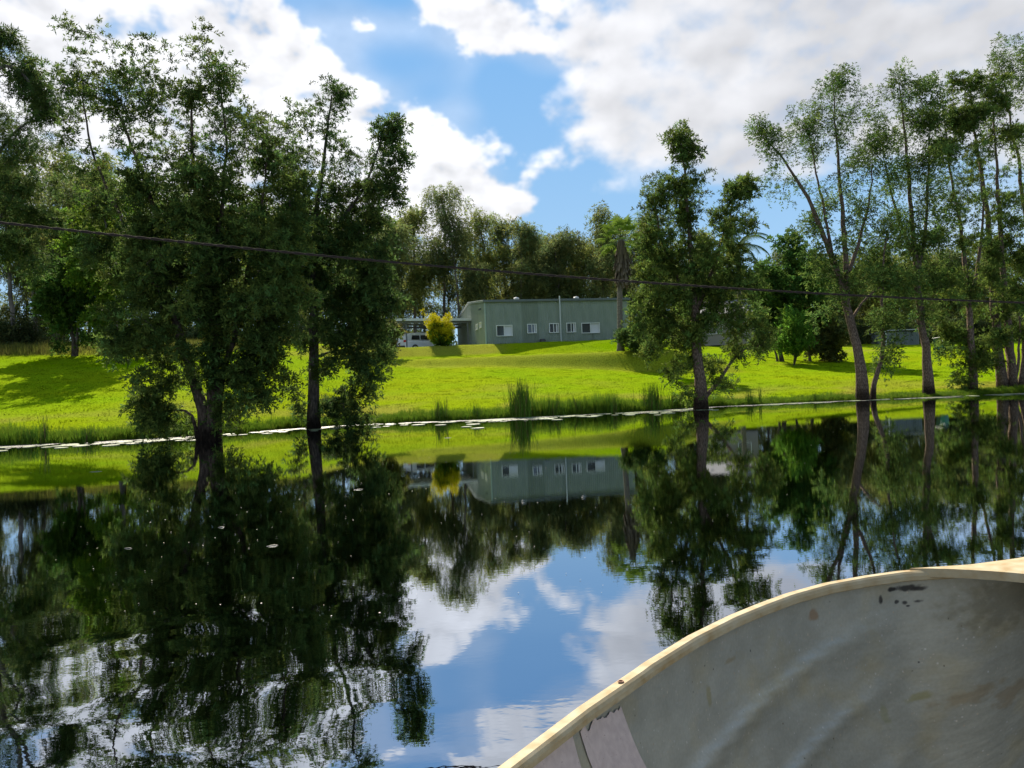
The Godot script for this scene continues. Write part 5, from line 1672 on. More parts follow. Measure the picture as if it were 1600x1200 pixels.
	grow(t, [[[Vector3(22.94, -0.50, -34.40), Vector3(22.81, 1.30, -34.40), Vector3(22.71, 3.40, -34.40), Vector3(22.60, 5.50, -34.40), Vector3(22.51, 7.89, -34.40), Vector3(22.30, 10.29, -34.40), Vector3(21.97, 12.70, -34.40), Vector3(21.88, 14.49, -34.40)], 0.254, 0.022], [[Vector3(23.36, -0.50, -34.40), Vector3(23.36, 1.58, -34.40), Vector3(23.26, 3.68, -34.40), Vector3(23.10, 6.08, -34.40), Vector3(23.02, 8.77, -34.40), Vector3(22.99, 11.16, -34.40), Vector3(22.90, 13.56, -34.40)], 0.224, 0.022], [[Vector3(23.60, -0.50, -34.40), Vector3(23.96, 1.56, -34.40), Vector3(24.20, 3.34, -34.40), Vector3(24.46, 5.43, -34.40), Vector3(24.72, 7.81, -34.40)], 0.165, 0.022], [[Vector3(23.18, -0.50, -34.40), Vector3(23.58, 0.97, -34.40), Vector3(23.81, 2.46, -34.40), Vector3(23.82, 4.26, -34.40)], 0.105, 0.018]], [[21.63, 14.19, -34.00, 1.02, 0.66, 0.83, 6], [22.57, 13.67, -33.89, 1.02, 0.78, 0.96, 7], [22.03, 12.48, -33.81, 1.14, 0.78, 0.96, 8], [23.70, 12.01, -34.80, 0.90, 0.84, 0.87, 6], [22.81, 10.95, -34.65, 1.48, 1.09, 1.28, 16, 0.46], [23.96, 9.75, -34.85, 1.17, 1.17, 1.08, 13, 0.46], [22.21, 8.67, -33.84, 1.40, 1.09, 1.27, 15, 0.46], [23.68, 7.58, -34.55, 1.02, 0.90, 0.96, 7], [22.62, 6.39, -34.38, 1.08, 0.84, 1.01, 7], [23.95, 5.48, -34.62, 0.90, 0.90, 0.87, 8], [22.72, 4.27, -34.19, 1.08, 0.84, 1.01, 8], [24.36, 3.38, -34.88, 0.90, 0.84, 0.87, 7], [22.82, 2.47, -33.99, 0.90, 0.72, 0.87, 4], [24.77, 6.32, -34.46, 0.90, 1.20, 0.87, 8], [22.71, 1.31, -34.57, 0.66, 0.60, 0.68, 2]], LOOKS.paperbark)
	t = thing("paperbark_tree", Vector3(25.90, 0.00, -35.50), "tall thin-crowned paperbark leaning in from the right edge of the photo", "tree", "paperbark trees standing in the pond's edge")
	grow(t, [[[Vector3(25.90, -0.50, -35.50), Vector3(25.67, 2.14, -35.50), Vector3(25.40, 4.93, -35.50), Vector3(25.08, 8.03, -35.50), Vector3(24.81, 10.82, -35.50), Vector3(24.47, 13.30, -35.50), Vector3(24.18, 15.46, -35.50)], 0.232, 0.019], [[Vector3(25.22, 6.79, -35.50), Vector3(25.38, 9.56, -35.50), Vector3(25.31, 12.65, -35.50), Vector3(25.21, 15.12, -35.50)], 0.093, 0.019, 1]], [[24.27, 16.24, -35.87, 1.12, 0.72, 0.90, 8, 0.46], [25.08, 15.83, -35.72, 1.12, 0.88, 1.05, 9, 0.46], [24.54, 14.90, -35.66, 0.96, 0.80, 0.92, 5, 0.46], [25.67, 14.27, -35.75, 1.04, 1.04, 0.98, 9, 0.46], [25.06, 13.08, -35.83, 0.96, 0.96, 0.92, 5, 0.46], [25.61, 11.67, -35.36, 1.04, 1.12, 0.98, 8, 0.46], [25.15, 9.92, -35.67, 0.96, 1.12, 0.92, 7, 0.46], [26.20, 8.70, -35.90, 1.20, 1.20, 1.11, 11, 0.46], [26.44, 4.96, -35.99, 1.05, 1.23, 0.99, 10], [25.92, 2.13, -35.42, 0.93, 0.93, 0.89, 6]], LOOKS.paperbark_open)
	t = thing("broadleaf_tree", Vector3(-26.49, 3.97, -44.76), "small dark round-crowned tree with a forked trunk on the far left of the lawn", "tree")
	grow(t, [[[Vector3(-26.50, 3.72, -44.76), Vector3(-26.57, 4.99, -44.76), Vector3(-26.64, 6.16, -44.76), Vector3(-26.68, 8.11, -44.76), Vector3(-26.69, 9.66, -44.76)], 0.136, 0.029], [[Vector3(-26.42, 3.72, -44.76), Vector3(-26.30, 4.98, -44.76), Vector3(-26.17, 6.14, -44.76), Vector3(-25.90, 8.08, -44.76)], 0.097, 0.023]], [[-26.84, 9.36, -45.25, 1.56, 0.86, 1.04, 19], [-27.90, 8.42, -45.31, 1.40, 0.86, 1.04, 17], [-25.49, 8.08, -44.86, 1.32, 0.93, 1.12, 17], [-26.86, 7.56, -45.02, 1.95, 1.01, 1.20, 32], [-27.92, 6.97, -44.62, 1.09, 0.70, 0.88, 11], [-25.95, 6.53, -44.88, 1.32, 0.78, 0.96, 17], [-27.35, 6.00, -44.90, 1.17, 0.62, 0.80, 10], [-27.46, 4.62, -44.55, 0.47, 0.31, 0.47, 2], [-25.75, 5.04, -44.83, 0.47, 0.47, 0.52, 3]], LOOKS.dark_broadleaf)
	t = thing("gum_tree", Vector3(-28.45, 0.00, -38.00), "tall gum with a long dark leaning bough at the left edge of the photo", "tree")
	grow(t, [[[Vector3(-28.85, -0.50, -38.00), Vector3(-28.34, 3.68, -38.00), Vector3(-27.79, 8.94, -38.00), Vector3(-27.26, 13.88, -38.00), Vector3(-26.76, 18.14, -38.00), Vector3(-26.32, 20.76, -38.00)], 0.430, 0.066], [[Vector3(-27.57, 11.25, -38.00), Vector3(-26.27, 13.84, -38.00), Vector3(-24.89, 15.43, -38.00), Vector3(-23.54, 16.04, -38.00)], 0.149, 0.033, 1], [[Vector3(-26.97, 16.17, -38.00), Vector3(-25.92, 18.44, -38.00), Vector3(-24.76, 18.40, -38.00), Vector3(-23.83, 17.04, -38.00), Vector3(-23.06, 15.69, -38.00)], 0.132, 0.033, 1], [[Vector3(-27.75, 8.28, -38.00), Vector3(-26.06, 10.86, -38.00), Vector3(-25.01, 12.47, -38.00)], 0.132, 0.033, 1]], [[-26.06, 19.84, -38.53, 0.99, 0.86, 0.94, 14], [-24.99, 18.55, -38.35, 0.86, 0.59, 0.77, 11], [-24.01, 17.29, -38.20, 0.79, 0.59, 0.77, 10], [-23.17, 16.00, -37.93, 0.53, 0.59, 0.57, 6], [-25.38, 16.90, -38.34, 1.72, 1.29, 1.49, 25, 0.46], [-24.32, 14.79, -38.10, 1.55, 1.03, 1.22, 23, 0.46], [-25.54, 14.11, -37.92, 1.72, 1.46, 1.52, 32, 0.46], [-24.26, 13.05, -38.41, 1.46, 1.12, 1.31, 21, 0.46], [-24.93, 11.64, -37.35, 1.45, 0.99, 1.18, 15], [-24.28, 10.86, -38.30, 1.12, 0.86, 1.04, 9], [-25.33, 9.38, -37.33, 1.32, 1.12, 1.21, 14], [-27.13, 20.22, -38.18, 1.65, 1.32, 1.47, 25], [-27.82, 15.53, -37.96, 2.58, 2.58, 2.21, 75, 0.46], [-24.65, 8.45, -37.71, 0.99, 0.99, 0.94, 7]], LOOKS.gum_near)
	t = thing("gum_tree", Vector3(-23.19, 3.65, -43.51), "light green leafy tree between the left forest and the big multi-stemmed paperbark", "tree")
	grow(t, [[[Vector3(-23.19, 3.40, -43.51), Vector3(-23.29, 5.93, -43.51), Vector3(-23.48, 8.58, -43.51), Vector3(-23.64, 11.24, -43.51), Vector3(-23.74, 13.51, -43.51)], 0.170, 0.028], [[Vector3(-23.33, 6.69, -43.51), Vector3(-22.41, 8.92, -43.51), Vector3(-21.92, 11.55, -43.51)], 0.095, 0.023, 1]], [[-23.93, 13.22, -43.83, 1.97, 1.28, 1.48, 31, 0.46], [-22.27, 12.32, -43.50, 1.67, 1.28, 1.48, 26, 0.46], [-25.02, 12.08, -43.67, 1.29, 0.98, 1.17, 10], [-23.93, 11.04, -44.37, 1.89, 1.06, 1.25, 18], [-25.19, 10.10, -43.17, 1.29, 0.98, 1.17, 11], [-21.66, 9.53, -42.83, 1.29, 1.13, 1.18, 14], [-23.73, 8.54, -43.13, 1.74, 1.06, 1.25, 18], [-22.62, 7.45, -43.80, 1.51, 1.13, 1.33, 18], [-23.44, 5.90, -43.09, 1.29, 0.91, 1.09, 11], [-21.83, 4.72, -43.16, 0.98, 0.91, 0.94, 9], [-23.58, 4.45, -43.94, 0.98, 0.61, 0.78, 5]], LOOKS.light_leaf)
	t = thing("garden_tree", Vector3(18.71, 2.05, -50.85), "dark spreading tree with a slim trunk behind the bright green shrub", "tree")
	grow(t, [[[Vector3(18.70, 1.80, -50.85), Vector3(18.57, 3.16, -50.85), Vector3(18.81, 4.92, -50.85), Vector3(19.16, 7.12, -50.85), Vector3(19.59, 9.32, -50.85)], 0.133, 0.033], [[Vector3(18.39, 1.80, -50.85), Vector3(18.14, 3.62, -50.85), Vector3(17.86, 5.40, -50.85)], 0.077, 0.027]], [[19.70, 10.23, -51.05, 1.15, 0.88, 1.07, 12], [18.60, 8.46, -50.76, 1.42, 0.97, 1.16, 16], [20.66, 8.71, -51.49, 1.50, 1.06, 1.25, 18], [19.33, 7.07, -50.49, 1.95, 1.06, 1.25, 25], [17.98, 6.75, -51.07, 1.24, 0.97, 1.14, 13], [21.02, 6.77, -50.36, 1.50, 1.15, 1.35, 20], [18.92, 5.35, -50.73, 1.59, 0.97, 1.16, 18], [20.93, 5.11, -51.38, 1.59, 0.97, 1.16, 18], [17.76, 5.00, -51.25, 0.88, 0.71, 0.86, 6]], LOOKS.dark_broadleaf)
	t = thing("garden_tree", Vector3(20.57, 1.98, -50.65), "drooping olive-leaved tree right of the bright green shrub", "tree")
	grow(t, [[[Vector3(20.56, 1.73, -50.65), Vector3(20.56, 2.86, -50.65), Vector3(20.83, 4.17, -50.65), Vector3(21.23, 5.48, -50.65)], 0.088, 0.026]], [[21.52, 5.29, -51.16, 1.23, 0.79, 0.97, 14], [22.08, 3.89, -50.51, 1.15, 0.88, 1.07, 16], [21.48, 2.83, -50.76, 1.15, 0.79, 0.97, 15], [22.36, 2.12, -50.51, 0.70, 0.62, 0.71, 6], [20.34, 3.07, -50.41, 0.62, 0.62, 0.64, 4]], LOOKS.olive)

	# gums behind the shed, along the skyline
	gum("gum_tree", on_ground(-11.71, -74.00), 13.6, 3.0, "gum rising behind the carport's far left, half hidden by the straight-trunked paperbark", "gums along the skyline behind the shed", LOOKS.gum, 0.45, 36)
	gum("gum_tree", on_ground(-10.36, -80.00), 16.8, 3.2, "sunlit gum just left of the tallest skyline gum over the carport", "gums along the skyline behind the shed", LOOKS.gum_light, 0.45, 36)
	gum("gum_tree", on_ground(-7.49, -82.00), 19.0, 4.2, "tallest gum on the skyline, over the yellow shrub", "gums along the skyline behind the shed", LOOKS.gum, 0.45, 36)
	gum("gum_tree", on_ground(-5.30, -78.00), 14.3, 3.0, "dark gum just right of the tallest skyline gum, over the shed's gable end", "gums along the skyline behind the shed", LOOKS.gum_dark, 0.45, 36)
	gum("gum_tree", on_ground(-2.81, -86.00), 17.0, 3.4, "gum over the shed's left front corner, its crown a notch above its neighbours", "gums along the skyline behind the shed", LOOKS.gum_light, 0.45, 36)
	gum("gum_tree", on_ground(-0.39, -88.00), 16.5, 3.2, "gum over the shed's first window", "gums along the skyline behind the shed", LOOKS.gum, 0.45, 36)
	gum("gum_tree", on_ground(1.27, -82.00), 14.9, 2.6, "slim gum over the dark cladding strip of the shed", "gums along the skyline behind the shed", LOOKS.gum, 0.45, 36)
	gum("gum_tree", on_ground(3.61, -88.00), 14.9, 3.4, "gum over the shed's second window", "gums along the skyline behind the shed", LOOKS.gum, 0.45, 36)
	gum("gum_tree", on_ground(5.13, -84.00), 14.3, 3.0, "dome-topped gum over the white vent pipe", "gums along the skyline behind the shed", LOOKS.gum_dark, 0.45, 36)
	gum("gum_tree", on_ground(6.33, -86.00), 13.5, 3.2, "gum between the white vent pipe and the shed's fourth window", "gums along the skyline behind the shed", LOOKS.gum, 0.45, 36)
	gum("gum_tree", on_ground(7.75, -88.00), 13.3, 3.2, "low light-topped gum over the shed's fourth window", "gums along the skyline behind the shed", LOOKS.gum_light, 0.45, 36)
	gum("gum_tree", on_ground(10.20, -90.00), 13.5, 3.2, "gum over the shed's fifth window", "gums along the skyline behind the shed", LOOKS.gum, 0.45, 36)
	gum("gum_tree", on_ground(10.46, -80.00), 15.5, 3.0, "tall gum directly left of the fan palm's crown", "gums along the skyline behind the shed", LOOKS.gum, 0.45, 36)
	gum("gum_tree", on_ground(15.43, -84.00), 14.0, 2.8, "dark gum behind the fan palm and the bushy paperbark", "gums along the skyline behind the shed", LOOKS.gum_dark, 0.45, 36)
	gum("gum_tree", on_ground(17.05, -86.00), 16.0, 3.4, "gum behind the left side of the bushy paperbark", "gums along the skyline behind the shed", LOOKS.gum, 0.45, 36)
	gum("gum_tree", on_ground(-13.95, -96.00), 13.1, 3.4, "dark gum deep in the forest behind the shed", "deep forest gums behind the shed", LOOKS.gum_dark, 0.28, 28)
	gum("gum_tree", on_ground(-11.21, -98.00), 15.4, 3.4, "dark gum deep in the forest behind the shed", "deep forest gums behind the shed", LOOKS.gum_dark, 0.28, 28)
	gum("gum_tree", on_ground(-8.00, -100.00), 14.8, 3.6, "dark gum deep in the forest behind the shed", "deep forest gums behind the shed", LOOKS.gum_dark, 0.28, 28)
	gum("gum_tree", on_ground(-4.80, -97.00), 14.4, 3.4, "dark gum deep in the forest behind the shed", "deep forest gums behind the shed", LOOKS.gum_dark, 0.28, 28)
	gum("gum_tree", on_ground(-1.98, -102.00), 14.5, 3.6, "dark gum deep in the forest behind the shed", "deep forest gums behind the shed", LOOKS.gum_dark, 0.28, 28)
	gum("gum_tree", on_ground(0.65, -98.00), 13.5, 3.4, "dark gum deep in the forest behind the shed", "deep forest gums behind the shed", LOOKS.gum_dark, 0.28, 28)
	gum("gum_tree", on_ground(3.34, -103.00), 13.7, 3.5, "dark gum deep in the forest behind the shed", "deep forest gums behind the shed", LOOKS.gum_dark, 0.28, 28)
	gum("gum_tree", on_ground(5.78, -99.00), 12.6, 3.4, "dark gum deep in the forest behind the shed", "deep forest gums behind the shed", LOOKS.gum_dark, 0.28, 28)
	gum("gum_tree", on_ground(8.77, -104.00), 13.0, 3.6, "dark gum deep in the forest behind the shed", "deep forest gums behind the shed", LOOKS.gum_dark, 0.28, 28)
	gum("gum_tree", on_ground(11.03, -100.00), 12.0, 3.4, "dark gum deep in the forest behind the shed", "deep forest gums behind the shed", LOOKS.gum_dark, 0.28, 28)
	gum("gum_tree", on_ground(14.22, -104.00), 13.3, 3.6, "dark gum deep in the forest behind the shed", "deep forest gums behind the shed", LOOKS.gum_dark, 0.28, 28)
	gum("gum_tree", on_ground(16.27, -100.00), 12.2, 3.4, "dark gum deep in the forest behind the shed", "deep forest gums behind the shed", LOOKS.gum_dark, 0.28, 28)
	gum("gum_tree", on_ground(19.22, -102.00), 11.5, 3.4, "dark gum deep in the forest behind the shed", "deep forest gums behind the shed", LOOKS.gum_dark, 0.28, 28)
	gum("gum_tree", on_ground(21.46, -98.00), 11.4, 3.4, "dark gum deep in the forest behind the shed", "deep forest gums behind the shed", LOOKS.gum_dark, 0.28, 28)
	# gums of the forest on the left
	gum("gum_tree", on_ground(-50.11, -62.00), 23.9, 4.5, "far left forest gum beyond the photo's left edge", "gums of the left forest", LOOKS.gum, 0.45, 36)
	gum("gum_tree", on_ground(-48.33, -66.00), 22.0, 4.0, "forest gum at the very left edge behind the leaning bough", "gums of the left forest", LOOKS.gum_dark, 0.45, 36)
	gum("gum_tree", on_ground(-38.96, -58.00), 16.0, 3.4, "slim forest gum nearest the left edge of the lawn", "gums of the left forest", LOOKS.gum, 0.45, 36)
	gum("gum_tree", on_ground(-41.05, -64.00), 16.4, 3.4, "dark slim forest gum second from the left edge", "gums of the left forest", LOOKS.gum_dark, 0.45, 36)
	gum("gum_tree", on_ground(-42.89, -70.00), 19.8, 3.8, "sunlit forest gum above the small dark round-crowned tree", "gums of the left forest", LOOKS.gum_light, 0.45, 36)
	gum("gum_tree", on_ground(-36.59, -62.00), 14.5, 3.2, "forest gum directly behind the small dark round-crowned tree", "gums of the left forest", LOOKS.gum, 0.45, 36)
	gum("gum_tree", on_ground(-39.78, -72.00), 19.4, 3.8, "forest gum behind the light green leafy tree", "gums of the left forest", LOOKS.gum_light, 0.45, 36)
	gum("gum_tree", on_ground(-34.67, -68.00), 16.8, 3.6, "forest gum behind the left stem of the big multi-stemmed paperbark", "gums of the left forest", LOOKS.gum, 0.45, 36)
	gum("gum_tree", on_ground(-34.55, -74.00), 17.5, 3.8, "forest gum behind the middle of the big multi-stemmed paperbark", "gums of the left forest", LOOKS.gum_dark, 0.45, 36)
	gum("gum_tree", on_ground(-29.68, -70.00), 15.4, 3.6, "forest gum behind the right stem of the big multi-stemmed paperbark", "gums of the left forest", LOOKS.gum, 0.45, 36)
	gum("gum_tree", on_ground(-28.29, -76.00), 16.2, 3.8, "forest gum left of the gap between the two left paperbarks", "gums of the left forest", LOOKS.gum, 0.45, 36)
	gum("gum_tree", on_ground(-23.71, -72.00), 14.5, 3.6, "forest gum in the gap between the two left paperbarks", "gums of the left forest", LOOKS.gum_light, 0.45, 36)
	gum("gum_tree", on_ground(-22.31, -78.00), 15.5, 3.8, "forest gum left of the straight black trunk", "gums of the left forest", LOOKS.gum_dark, 0.45, 36)
	gum("gum_tree", on_ground(-17.32, -74.00), 14.1, 3.6, "forest gum right of the straight black trunk", "gums of the left forest", LOOKS.gum, 0.45, 36)
	gum("gum_tree", on_ground(-15.66, -80.00), 14.0, 3.6, "forest gum between the straight-trunked paperbark and the carport", "gums of the left forest", LOOKS.gum, 0.45, 36)
	gum("gum_tree", on_ground(-56.79, -64.00), 23.2, 4.2, "gum in the forest running on beyond the photo's left edge", "gums of the left forest", LOOKS.gum, 0.45, 36)
	gum("gum_tree", on_ground(-57.90, -60.00), 22.3, 4.2, "gum in the forest running on beyond the photo's left edge", "gums of the left forest", LOOKS.gum, 0.45, 36)
	gum("gum_tree", on_ground(-65.17, -62.00), 24.4, 4.2, "gum in the forest running on beyond the photo's left edge", "gums of the left forest", LOOKS.gum, 0.45, 36)
	gum("gum_tree", on_ground(-68.77, -60.00), 24.3, 4.2, "gum in the forest running on beyond the photo's left edge", "gums of the left forest", LOOKS.gum, 0.45, 36)
	gum("gum_tree", on_ground(-59.56, -78.00), 16.4, 3.6, "dark gum deep in the left forest", "deep forest gums on the left", LOOKS.gum_dark, 0.08, 44)
	gum("gum_tree", on_ground(-57.66, -82.00), 16.5, 3.6, "dark gum deep in the left forest", "deep forest gums on the left", LOOKS.gum_dark, 0.08, 44)
	gum("gum_tree", on_ground(-55.09, -84.00), 16.1, 3.6, "dark gum deep in the left forest", "deep forest gums on the left", LOOKS.gum_dark, 0.08, 44)
	gum("gum_tree", on_ground(-49.70, -80.00), 14.8, 3.6, "dark gum deep in the left forest", "deep forest gums on the left", LOOKS.gum_dark, 0.08, 44)
	gum("gum_tree", on_ground(-49.31, -86.00), 16.3, 3.6, "dark gum deep in the left forest", "deep forest gums on the left", LOOKS.gum_dark, 0.08, 44)
	gum("gum_tree", on_ground(-44.53, -84.00), 15.3, 3.6, "dark gum deep in the left forest", "deep forest gums on the left", LOOKS.gum_dark, 0.08, 44)
	gum("gum_tree", on_ground(-42.85, -88.00), 15.7, 3.6, "dark gum deep in the left forest", "deep forest gums on the left", LOOKS.gum_dark, 0.08, 44)
	gum("gum_tree", on_ground(-37.78, -86.00), 14.7, 3.6, "dark gum deep in the left forest", "deep forest gums on the left", LOOKS.gum_dark, 0.08, 44)
	gum("gum_tree", on_ground(-35.26, -90.00), 15.0, 3.6, "dark gum deep in the left forest", "deep forest gums on the left", LOOKS.gum_dark, 0.08, 44)
	gum("gum_tree", on_ground(-30.29, -88.00), 14.1, 3.6, "dark gum deep in the left forest", "deep forest gums on the left", LOOKS.gum_dark, 0.08, 44)
	gum("gum_tree", on_ground(-27.68, -92.00), 14.3, 3.6, "dark gum deep in the left forest", "deep forest gums on the left", LOOKS.gum_dark, 0.08, 44)
	gum("gum_tree", on_ground(-22.80, -90.00), 13.5, 3.6, "dark gum deep in the left forest", "deep forest gums on the left", LOOKS.gum_dark, 0.08, 44)
	gum("gum_tree", on_ground(-19.76, -94.00), 13.2, 3.6, "dark gum deep in the left forest", "deep forest gums on the left", LOOKS.gum_dark, 0.08, 44)
	gum("gum_tree", on_ground(-16.16, -92.00), 12.4, 3.4, "dark gum deep in the left forest", "deep forest gums on the left", LOOKS.gum_dark, 0.08, 44)
	bush("forest_shrub", on_ground(-46.97, -62.98), 4.6, 2.9, "low dark shrub at the foot of the left forest", "shrub", LOOKS.understory, 14, "shrubs at the foot of the left forest")
	bush("forest_shrub", on_ground(-46.03, -65.54), 4.6, 3.1, "low dark shrub at the foot of the left forest", "shrub", LOOKS.understory, 14, "shrubs at the foot of the left forest")
	bush("forest_shrub", on_ground(-38.62, -58.23), 4.2, 3.1, "low dark shrub at the foot of the left forest", "shrub", LOOKS.understory, 14, "shrubs at the foot of the left forest")
	bush("forest_shrub", on_ground(-39.99, -63.19), 4.9, 2.0, "low dark shrub at the foot of the left forest", "shrub", LOOKS.understory, 14, "shrubs at the foot of the left forest")
	bush("forest_shrub", on_ground(-34.25, -61.75), 3.9, 2.6, "low dark shrub at the foot of the left forest", "shrub", LOOKS.understory, 14, "shrubs at the foot of the left forest")
	bush("forest_shrub", on_ground(-32.00, -62.59), 3.5, 2.1, "low dark shrub at the foot of the left forest", "shrub", LOOKS.understory, 14, "shrubs at the foot of the left forest")
	bush("forest_shrub", on_ground(-27.92, -60.24), 4.9, 2.9, "low dark shrub at the foot of the left forest", "shrub", LOOKS.understory, 14, "shrubs at the foot of the left forest")
	bush("forest_shrub", on_ground(-24.64, -59.28), 4.7, 2.0, "low dark shrub at the foot of the left forest", "shrub", LOOKS.understory, 14, "shrubs at the foot of the left forest")
	bush("forest_shrub", on_ground(-22.88, -62.94), 3.7, 1.8, "low dark shrub at the foot of the left forest", "shrub", LOOKS.understory, 14, "shrubs at the foot of the left forest")
	bush("forest_shrub", on_ground(-20.23, -64.97), 3.8, 2.1, "low dark shrub at the foot of the left forest", "shrub", LOOKS.understory, 14, "shrubs at the foot of the left forest")
	bush("forest_shrub", on_ground(-17.08, -65.86), 4.8, 2.2, "low dark shrub at the foot of the left forest", "shrub", LOOKS.understory, 14, "shrubs at the foot of the left forest")
	bush("forest_shrub", on_ground(-13.90, -65.69), 4.3, 2.7, "low dark shrub at the foot of the left forest", "shrub", LOOKS.understory, 14, "shrubs at the foot of the left forest")
	# trees beyond the lawn on the right
	gum("gum_tree", on_ground(19.90, -78.00), 11.4, 3.2, "gum behind the top of the bushy paperbark", "gums beyond the right lawn", LOOKS.gum, 0.45, 36)
	gum("gum_tree", on_ground(24.43, -84.00), 8.9, 3.2, "dark gum left of the drooping feather palm", "gums beyond the right lawn", LOOKS.gum_dark, 0.45, 36)
	gum("gum_tree", on_ground(26.31, -76.00), 7.1, 3.0, "gum between the feather palm and the dark spreading tree", "gums beyond the right lawn", LOOKS.gum, 0.45, 36)
	gum("gum_tree", on_ground(30.28, -80.00), 9.9, 3.4, "dark gum rising above the spreading tree on the right lawn", "gums beyond the right lawn", LOOKS.gum_dark, 0.45, 36)
	gum("gum_tree", on_ground(31.01, -74.00), 8.4, 3.4, "gum behind the left stem of the forked paperbark", "gums beyond the right lawn", LOOKS.gum, 0.45, 36)
	gum("gum_tree", on_ground(35.89, -78.00), 9.2, 3.4, "dark gum behind the right stem of the forked paperbark", "gums beyond the right lawn", LOOKS.gum_dark, 0.45, 36)
	gum("gum_tree", on_ground(41.01, -82.00), 9.8, 3.6, "gum in the gap between the forked paperbark and the slender leaning one", "gums beyond the right lawn", LOOKS.gum, 0.45, 36)
	gum("gum_tree", on_ground(40.90, -76.00), 8.6, 3.4, "light gum over the low grey shed", "gums beyond the right lawn", LOOKS.gum_light, 0.45, 36)
	gum("gum_tree", on_ground(46.26, -80.00), 9.3, 3.4, "gum behind the slender leaning paperbark", "gums beyond the right lawn", LOOKS.gum, 0.45, 36)
	gum("gum_tree", on_ground(47.96, -78.00), 9.3, 3.4, "dark gum behind the leafy thin-trunked paperbark", "gums beyond the right lawn", LOOKS.gum_dark, 0.45, 36)
	gum("gum_tree", on_ground(54.00, -82.00), 10.0, 3.6, "gum behind the wide many-stemmed paperbark", "gums beyond the right lawn", LOOKS.gum, 0.45, 36)
	gum("gum_tree", on_ground(54.76, -78.00), 9.8, 3.6, "gum at the right edge behind the thin-crowned paperbark", "gums beyond the right lawn", LOOKS.gum_dark, 0.45, 36)
	gum("gum_tree", on_ground(60.36, -80.00), 10.6, 3.6, "gum beyond the photo's right edge", "gums beyond the right lawn", LOOKS.gum, 0.45, 36)
	gum("gum_tree", on_ground(62.63, -76.00), 10.3, 3.8, "gum in the tree line running on beyond the photo's right edge", "gums beyond the right lawn", LOOKS.gum, 0.45, 36)
	gum("gum_tree", on_ground(73.29, -82.00), 11.1, 3.8, "gum in the tree line running on beyond the photo's right edge", "gums beyond the right lawn", LOOKS.gum, 0.45, 36)
	gum("gum_tree", on_ground(72.27, -75.00), 10.8, 3.8, "gum in the tree line running on beyond the photo's right edge", "gums beyond the right lawn", LOOKS.gum, 0.45, 36)
	gum("gum_tree", on_ground(83.35, -80.00), 11.5, 3.8, "gum in the tree line running on beyond the photo's right edge", "gums beyond the right lawn", LOOKS.gum, 0.45, 36)
	gum("gum_tree", on_ground(85.82, -76.00), 11.8, 3.8, "gum in the tree line running on beyond the photo's right edge", "gums beyond the right lawn", LOOKS.gum, 0.45, 36)
	gum("gum_tree", on_ground(98.00, -80.00), 12.7, 3.8, "gum in the tree line running on beyond the photo's right edge", "gums beyond the right lawn", LOOKS.gum, 0.45, 36)
	gum("gum_tree", on_ground(22.64, -96.00), 9.8, 3.4, "dark gum deep in the forest beyond the right lawn", "deep forest gums on the right", LOOKS.gum_dark, 0.08, 40)
	gum("gum_tree", on_ground(25.81, -94.00), 8.6, 3.4, "dark gum deep in the forest beyond the right lawn", "deep forest gums on the right", LOOKS.gum_dark, 0.08, 40)
	gum("gum_tree", on_ground(31.13, -98.00), 8.1, 3.4, "dark gum deep in the forest beyond the right lawn", "deep forest gums on the right", LOOKS.gum_dark, 0.08, 40)
	gum("gum_tree", on_ground(34.25, -96.00), 7.7, 3.4, "dark gum deep in the forest beyond the right lawn", "deep forest gums on the right", LOOKS.gum_dark, 0.08, 40)
	gum("gum_tree", on_ground(36.40, -92.00), 6.8, 3.4, "dark gum deep in the forest beyond the right lawn", "deep forest gums on the right", LOOKS.gum_dark, 0.08, 40)
	gum("gum_tree", on_ground(42.17, -96.00), 7.4, 3.4, "dark gum deep in the forest beyond the right lawn", "deep forest gums on the right", LOOKS.gum_dark, 0.08, 40)
	gum("gum_tree", on_ground(46.87, -98.00), 7.1, 3.4, "dark gum deep in the forest beyond the right lawn", "deep forest gums on the right", LOOKS.gum_dark, 0.08, 40)
	gum("gum_tree", on_ground(49.05, -94.00), 7.0, 3.4, "dark gum deep in the forest beyond the right lawn", "deep forest gums on the right", LOOKS.gum_dark, 0.08, 40)
	gum("gum_tree", on_ground(54.40, -97.00), 6.9, 3.4, "dark gum deep in the forest beyond the right lawn", "deep forest gums on the right", LOOKS.gum_dark, 0.08, 40)
	gum("gum_tree", on_ground(57.00, -95.00), 6.8, 3.4, "dark gum deep in the forest beyond the right lawn", "deep forest gums on the right", LOOKS.gum_dark, 0.08, 40)
	gum("gum_tree", on_ground(62.64, -98.00), 7.1, 3.4, "dark gum deep in the forest beyond the right lawn", "deep forest gums on the right", LOOKS.gum_dark, 0.08, 40)
	gum("gum_tree", on_ground(64.85, -95.00), 6.9, 3.4, "dark gum deep in the forest beyond the right lawn", "deep forest gums on the right", LOOKS.gum_dark, 0.08, 40)
	gum("gum_tree", on_ground(71.29, -97.00), 7.3, 3.4, "dark gum deep in the forest beyond the right lawn", "deep forest gums on the right", LOOKS.gum_dark, 0.08, 40)
	bush("hedge_shrub", on_ground(29.52, -69.02), 4.9, 2.6, "low olive shrub in the line along the far end of the right lawn", "shrub", LOOKS.understory, 14, "shrubs at the far end of the right lawn")
	bush("hedge_shrub", on_ground(33.05, -72.83), 4.8, 2.2, "low olive shrub in the line along the far end of the right lawn", "shrub", LOOKS.understory, 14, "shrubs at the far end of the right lawn")
